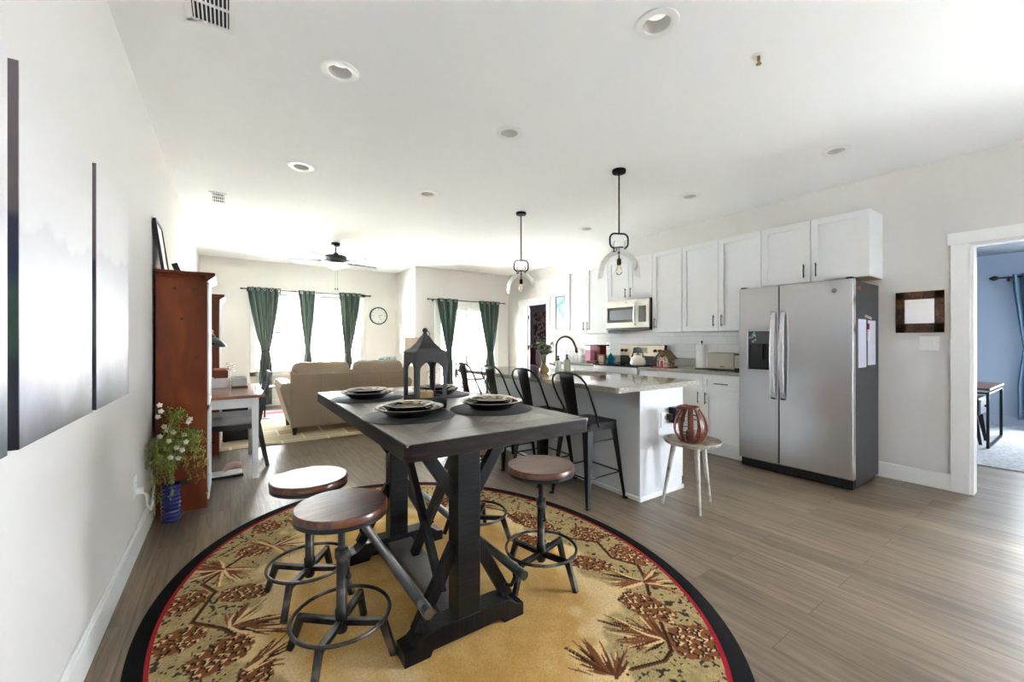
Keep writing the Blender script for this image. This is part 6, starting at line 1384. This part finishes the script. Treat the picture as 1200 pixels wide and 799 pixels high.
# picture beside the wall cabinets
r = T('wall_picture', 'narrow framed blue green watercolour left of the wall cabinets', 'picture', (XF, 6.05, 1.48))
m = MB(); a0, a1, z0, z1 = 5.70, 6.235, 1.475, 2.12; t = .014
m.box(XF - .02, XF - .001, a0, a0 + t, z0, z1); m.box(XF - .02, XF - .001, a1 - t, a1, z0, z1); m.box(XF - .02, XF - .001, a0, a1, z0, z0 + t); m.box(XF - .02, XF - .001, a0, a1, z1 - t, z1); m.build('frame', SATIN, r)
m = MB(); m.box(XF - .012, XF - .008, a0 + t, a1 - t, z0 + t, z1 - t); m.build('painting', ramp_mat('watercolour', [(.32, '24506a'), (.45, '6f9a9c'), (.56, 'a4b4b5'), (.7, 'bfc8c8')], .3, 5, (1, 2, 1), 6, .8, bump=0), r)
# things in the dark room
r = T('floral_picture', 'dark red floral picture on the wall of the far dark room', 'picture', (8, 10, 1.2))
m = MB(); m.box(7.975, 7.999, 9.66, 10.38, 1.20, 2.16); m.build('stretched_canvas', ramp_mat('floral', [(.40, '3f2226'), (.5, '6b4348'), (.58, 'c9b3b4'), (.7, '4a2a2e')], .6, 9, detail=4, dist=1, bump=0), r)
r = T('bed', 'dark red upholstered bed in the far dark room', 'bed', (7, 8.8, 0)); DR = mat('wine_cloth', '5a1c22', .8)
m = MB(); m.box(6.3, 7.9, 8.6, 10.4, .12, .5); m.build('mattress', mat('bed_linen', 'a9929a', .9), r, bevel=.06); m = MB(); m.box(7.86, 7.97, 8.5, 10.5, 0, 1.12); m.build('headboard', DR, r, bevel=.02); m = MB(); m.box(6.2, 7.87, 8.55, 10.45, .02, .16); m.build('frame', DR, r, bevel=.01)
pillow('pinkish white pillow on the bed in the far dark room', (7.6, 9.55, .52), .24, mat('pink_linen', 'cdb6ba', .9), 1.4)
# side room: desk, cabinet, curtain
r = T('writing_desk', 'brown topped black framed desk in the blue side room', 'desk', (7.6, 1.3, .012)); 
m = MB(); m.box(7.08, 8.18, .755, 2.2, .675, .70); m.build('desk_top', ramp_mat('walnut_top', [(.3, '54301f'), (.7, '8a5940')], .3, 3, (1, 6, 1), 6, bump=.05), r, bevel=.002)
m = MB(); 
for yy in (.775, 2.18):
    for xx in (7.13, 8.15): m.beam((xx, yy, .012), (xx, yy, .64), .025, .025)
    m.beam((7.13, yy, .024), (8.15, yy, .024), .025, .025); m.beam((7.13, yy, .64), (8.15, yy, .64), .02, .02)
for xx in (7.13, 8.15): m.beam((xx, .775, .64), (xx, 2.18, .64), .02, .02); m.beam((xx, .95, .64), (xx, .95, .675), .02, .02); m.beam((xx, 2.0, .64), (xx, 2.0, .675), .02, .02)
m.build('frame', SATIN, r)
r = T('drawer_stand', 'dark brown drawer stand with slanted black legs under the side room desk', 'nightstand', (7.5, 1.1, .012)); 
m = MB(); m.box(7.25, 7.7, .86, 1.45, .36, .56); m.build('body', ramp_mat('walnut_dark', [(.3, '2a1810'), (.7, '4f3020')], .35, 4, (1, 5, 1), 6, bump=.05), r, bevel=.003)
m = MB(); m.box(7.27, 7.68, .845, .86, .375, .545); d = m.build('drawer', mat('silver_drawer', '8f949c', .35, .5), r, bevel=.002); m = MB(); m.sphere((7.48, .828, .46), .016); m.build('knob', SATIN, d)
for xx in (7.30, 7.66):
    for yy, dy in ((.90, -.05), (1.41, .05)): m = MB(); m.taper((xx, yy, .36), (xx, yy + dy, .012), .05, .025); m.build('leg', SATIN, r)
rodr = T('curtain_rod', 'black curtain rod with oval finial in the blue side room', 'curtain rod', (9.27, -.2, 2.16))
m = MB(); m.cyl((9.27, -.40, 2.16), (9.27, .90, 2.16), .011, n=12); m.build('pole', SATIN, rodr)
m = MB(); m.lathe([(.01, 0), (.02, .01), (.036, .04), (.036, .055), (.02, .085), (.004, .1)], (9.27, .90, 2.16), 16, False, 'Y'); m.build('finial', SATIN, rodr); m = MB(); m.beam((9.27, .82, 2.15), (9.36, .82, 2.15), .012, .012); m.box(9.35, 9.36, .805, .835, 2.11, 2.18); m.build('bracket', SATIN, rodr)
r = T('curtain', 'blue grey curtain at the right edge of the side room', 'curtain', (9.27, .6, .1))
def g(u, v):
    z = 2.20 - 2.08 * v; k = min(1, (2.20 - z) / 1.05) if z > 1.15 else max(.55, 1 - (1.15 - z) / 1.2); a = .78 - .10 * k ** 1.2; b2 = .30 + .12 * k
    return (9.27 + .03 * math.sin(u * 2 * PI * 5), b2 + (a - b2) * u, z)
m = MB(); m.grid(g, 60, 30); m.build('fabric', mat('blue_curtain', '6e8496', .8, var=.1), r, solid=.003)
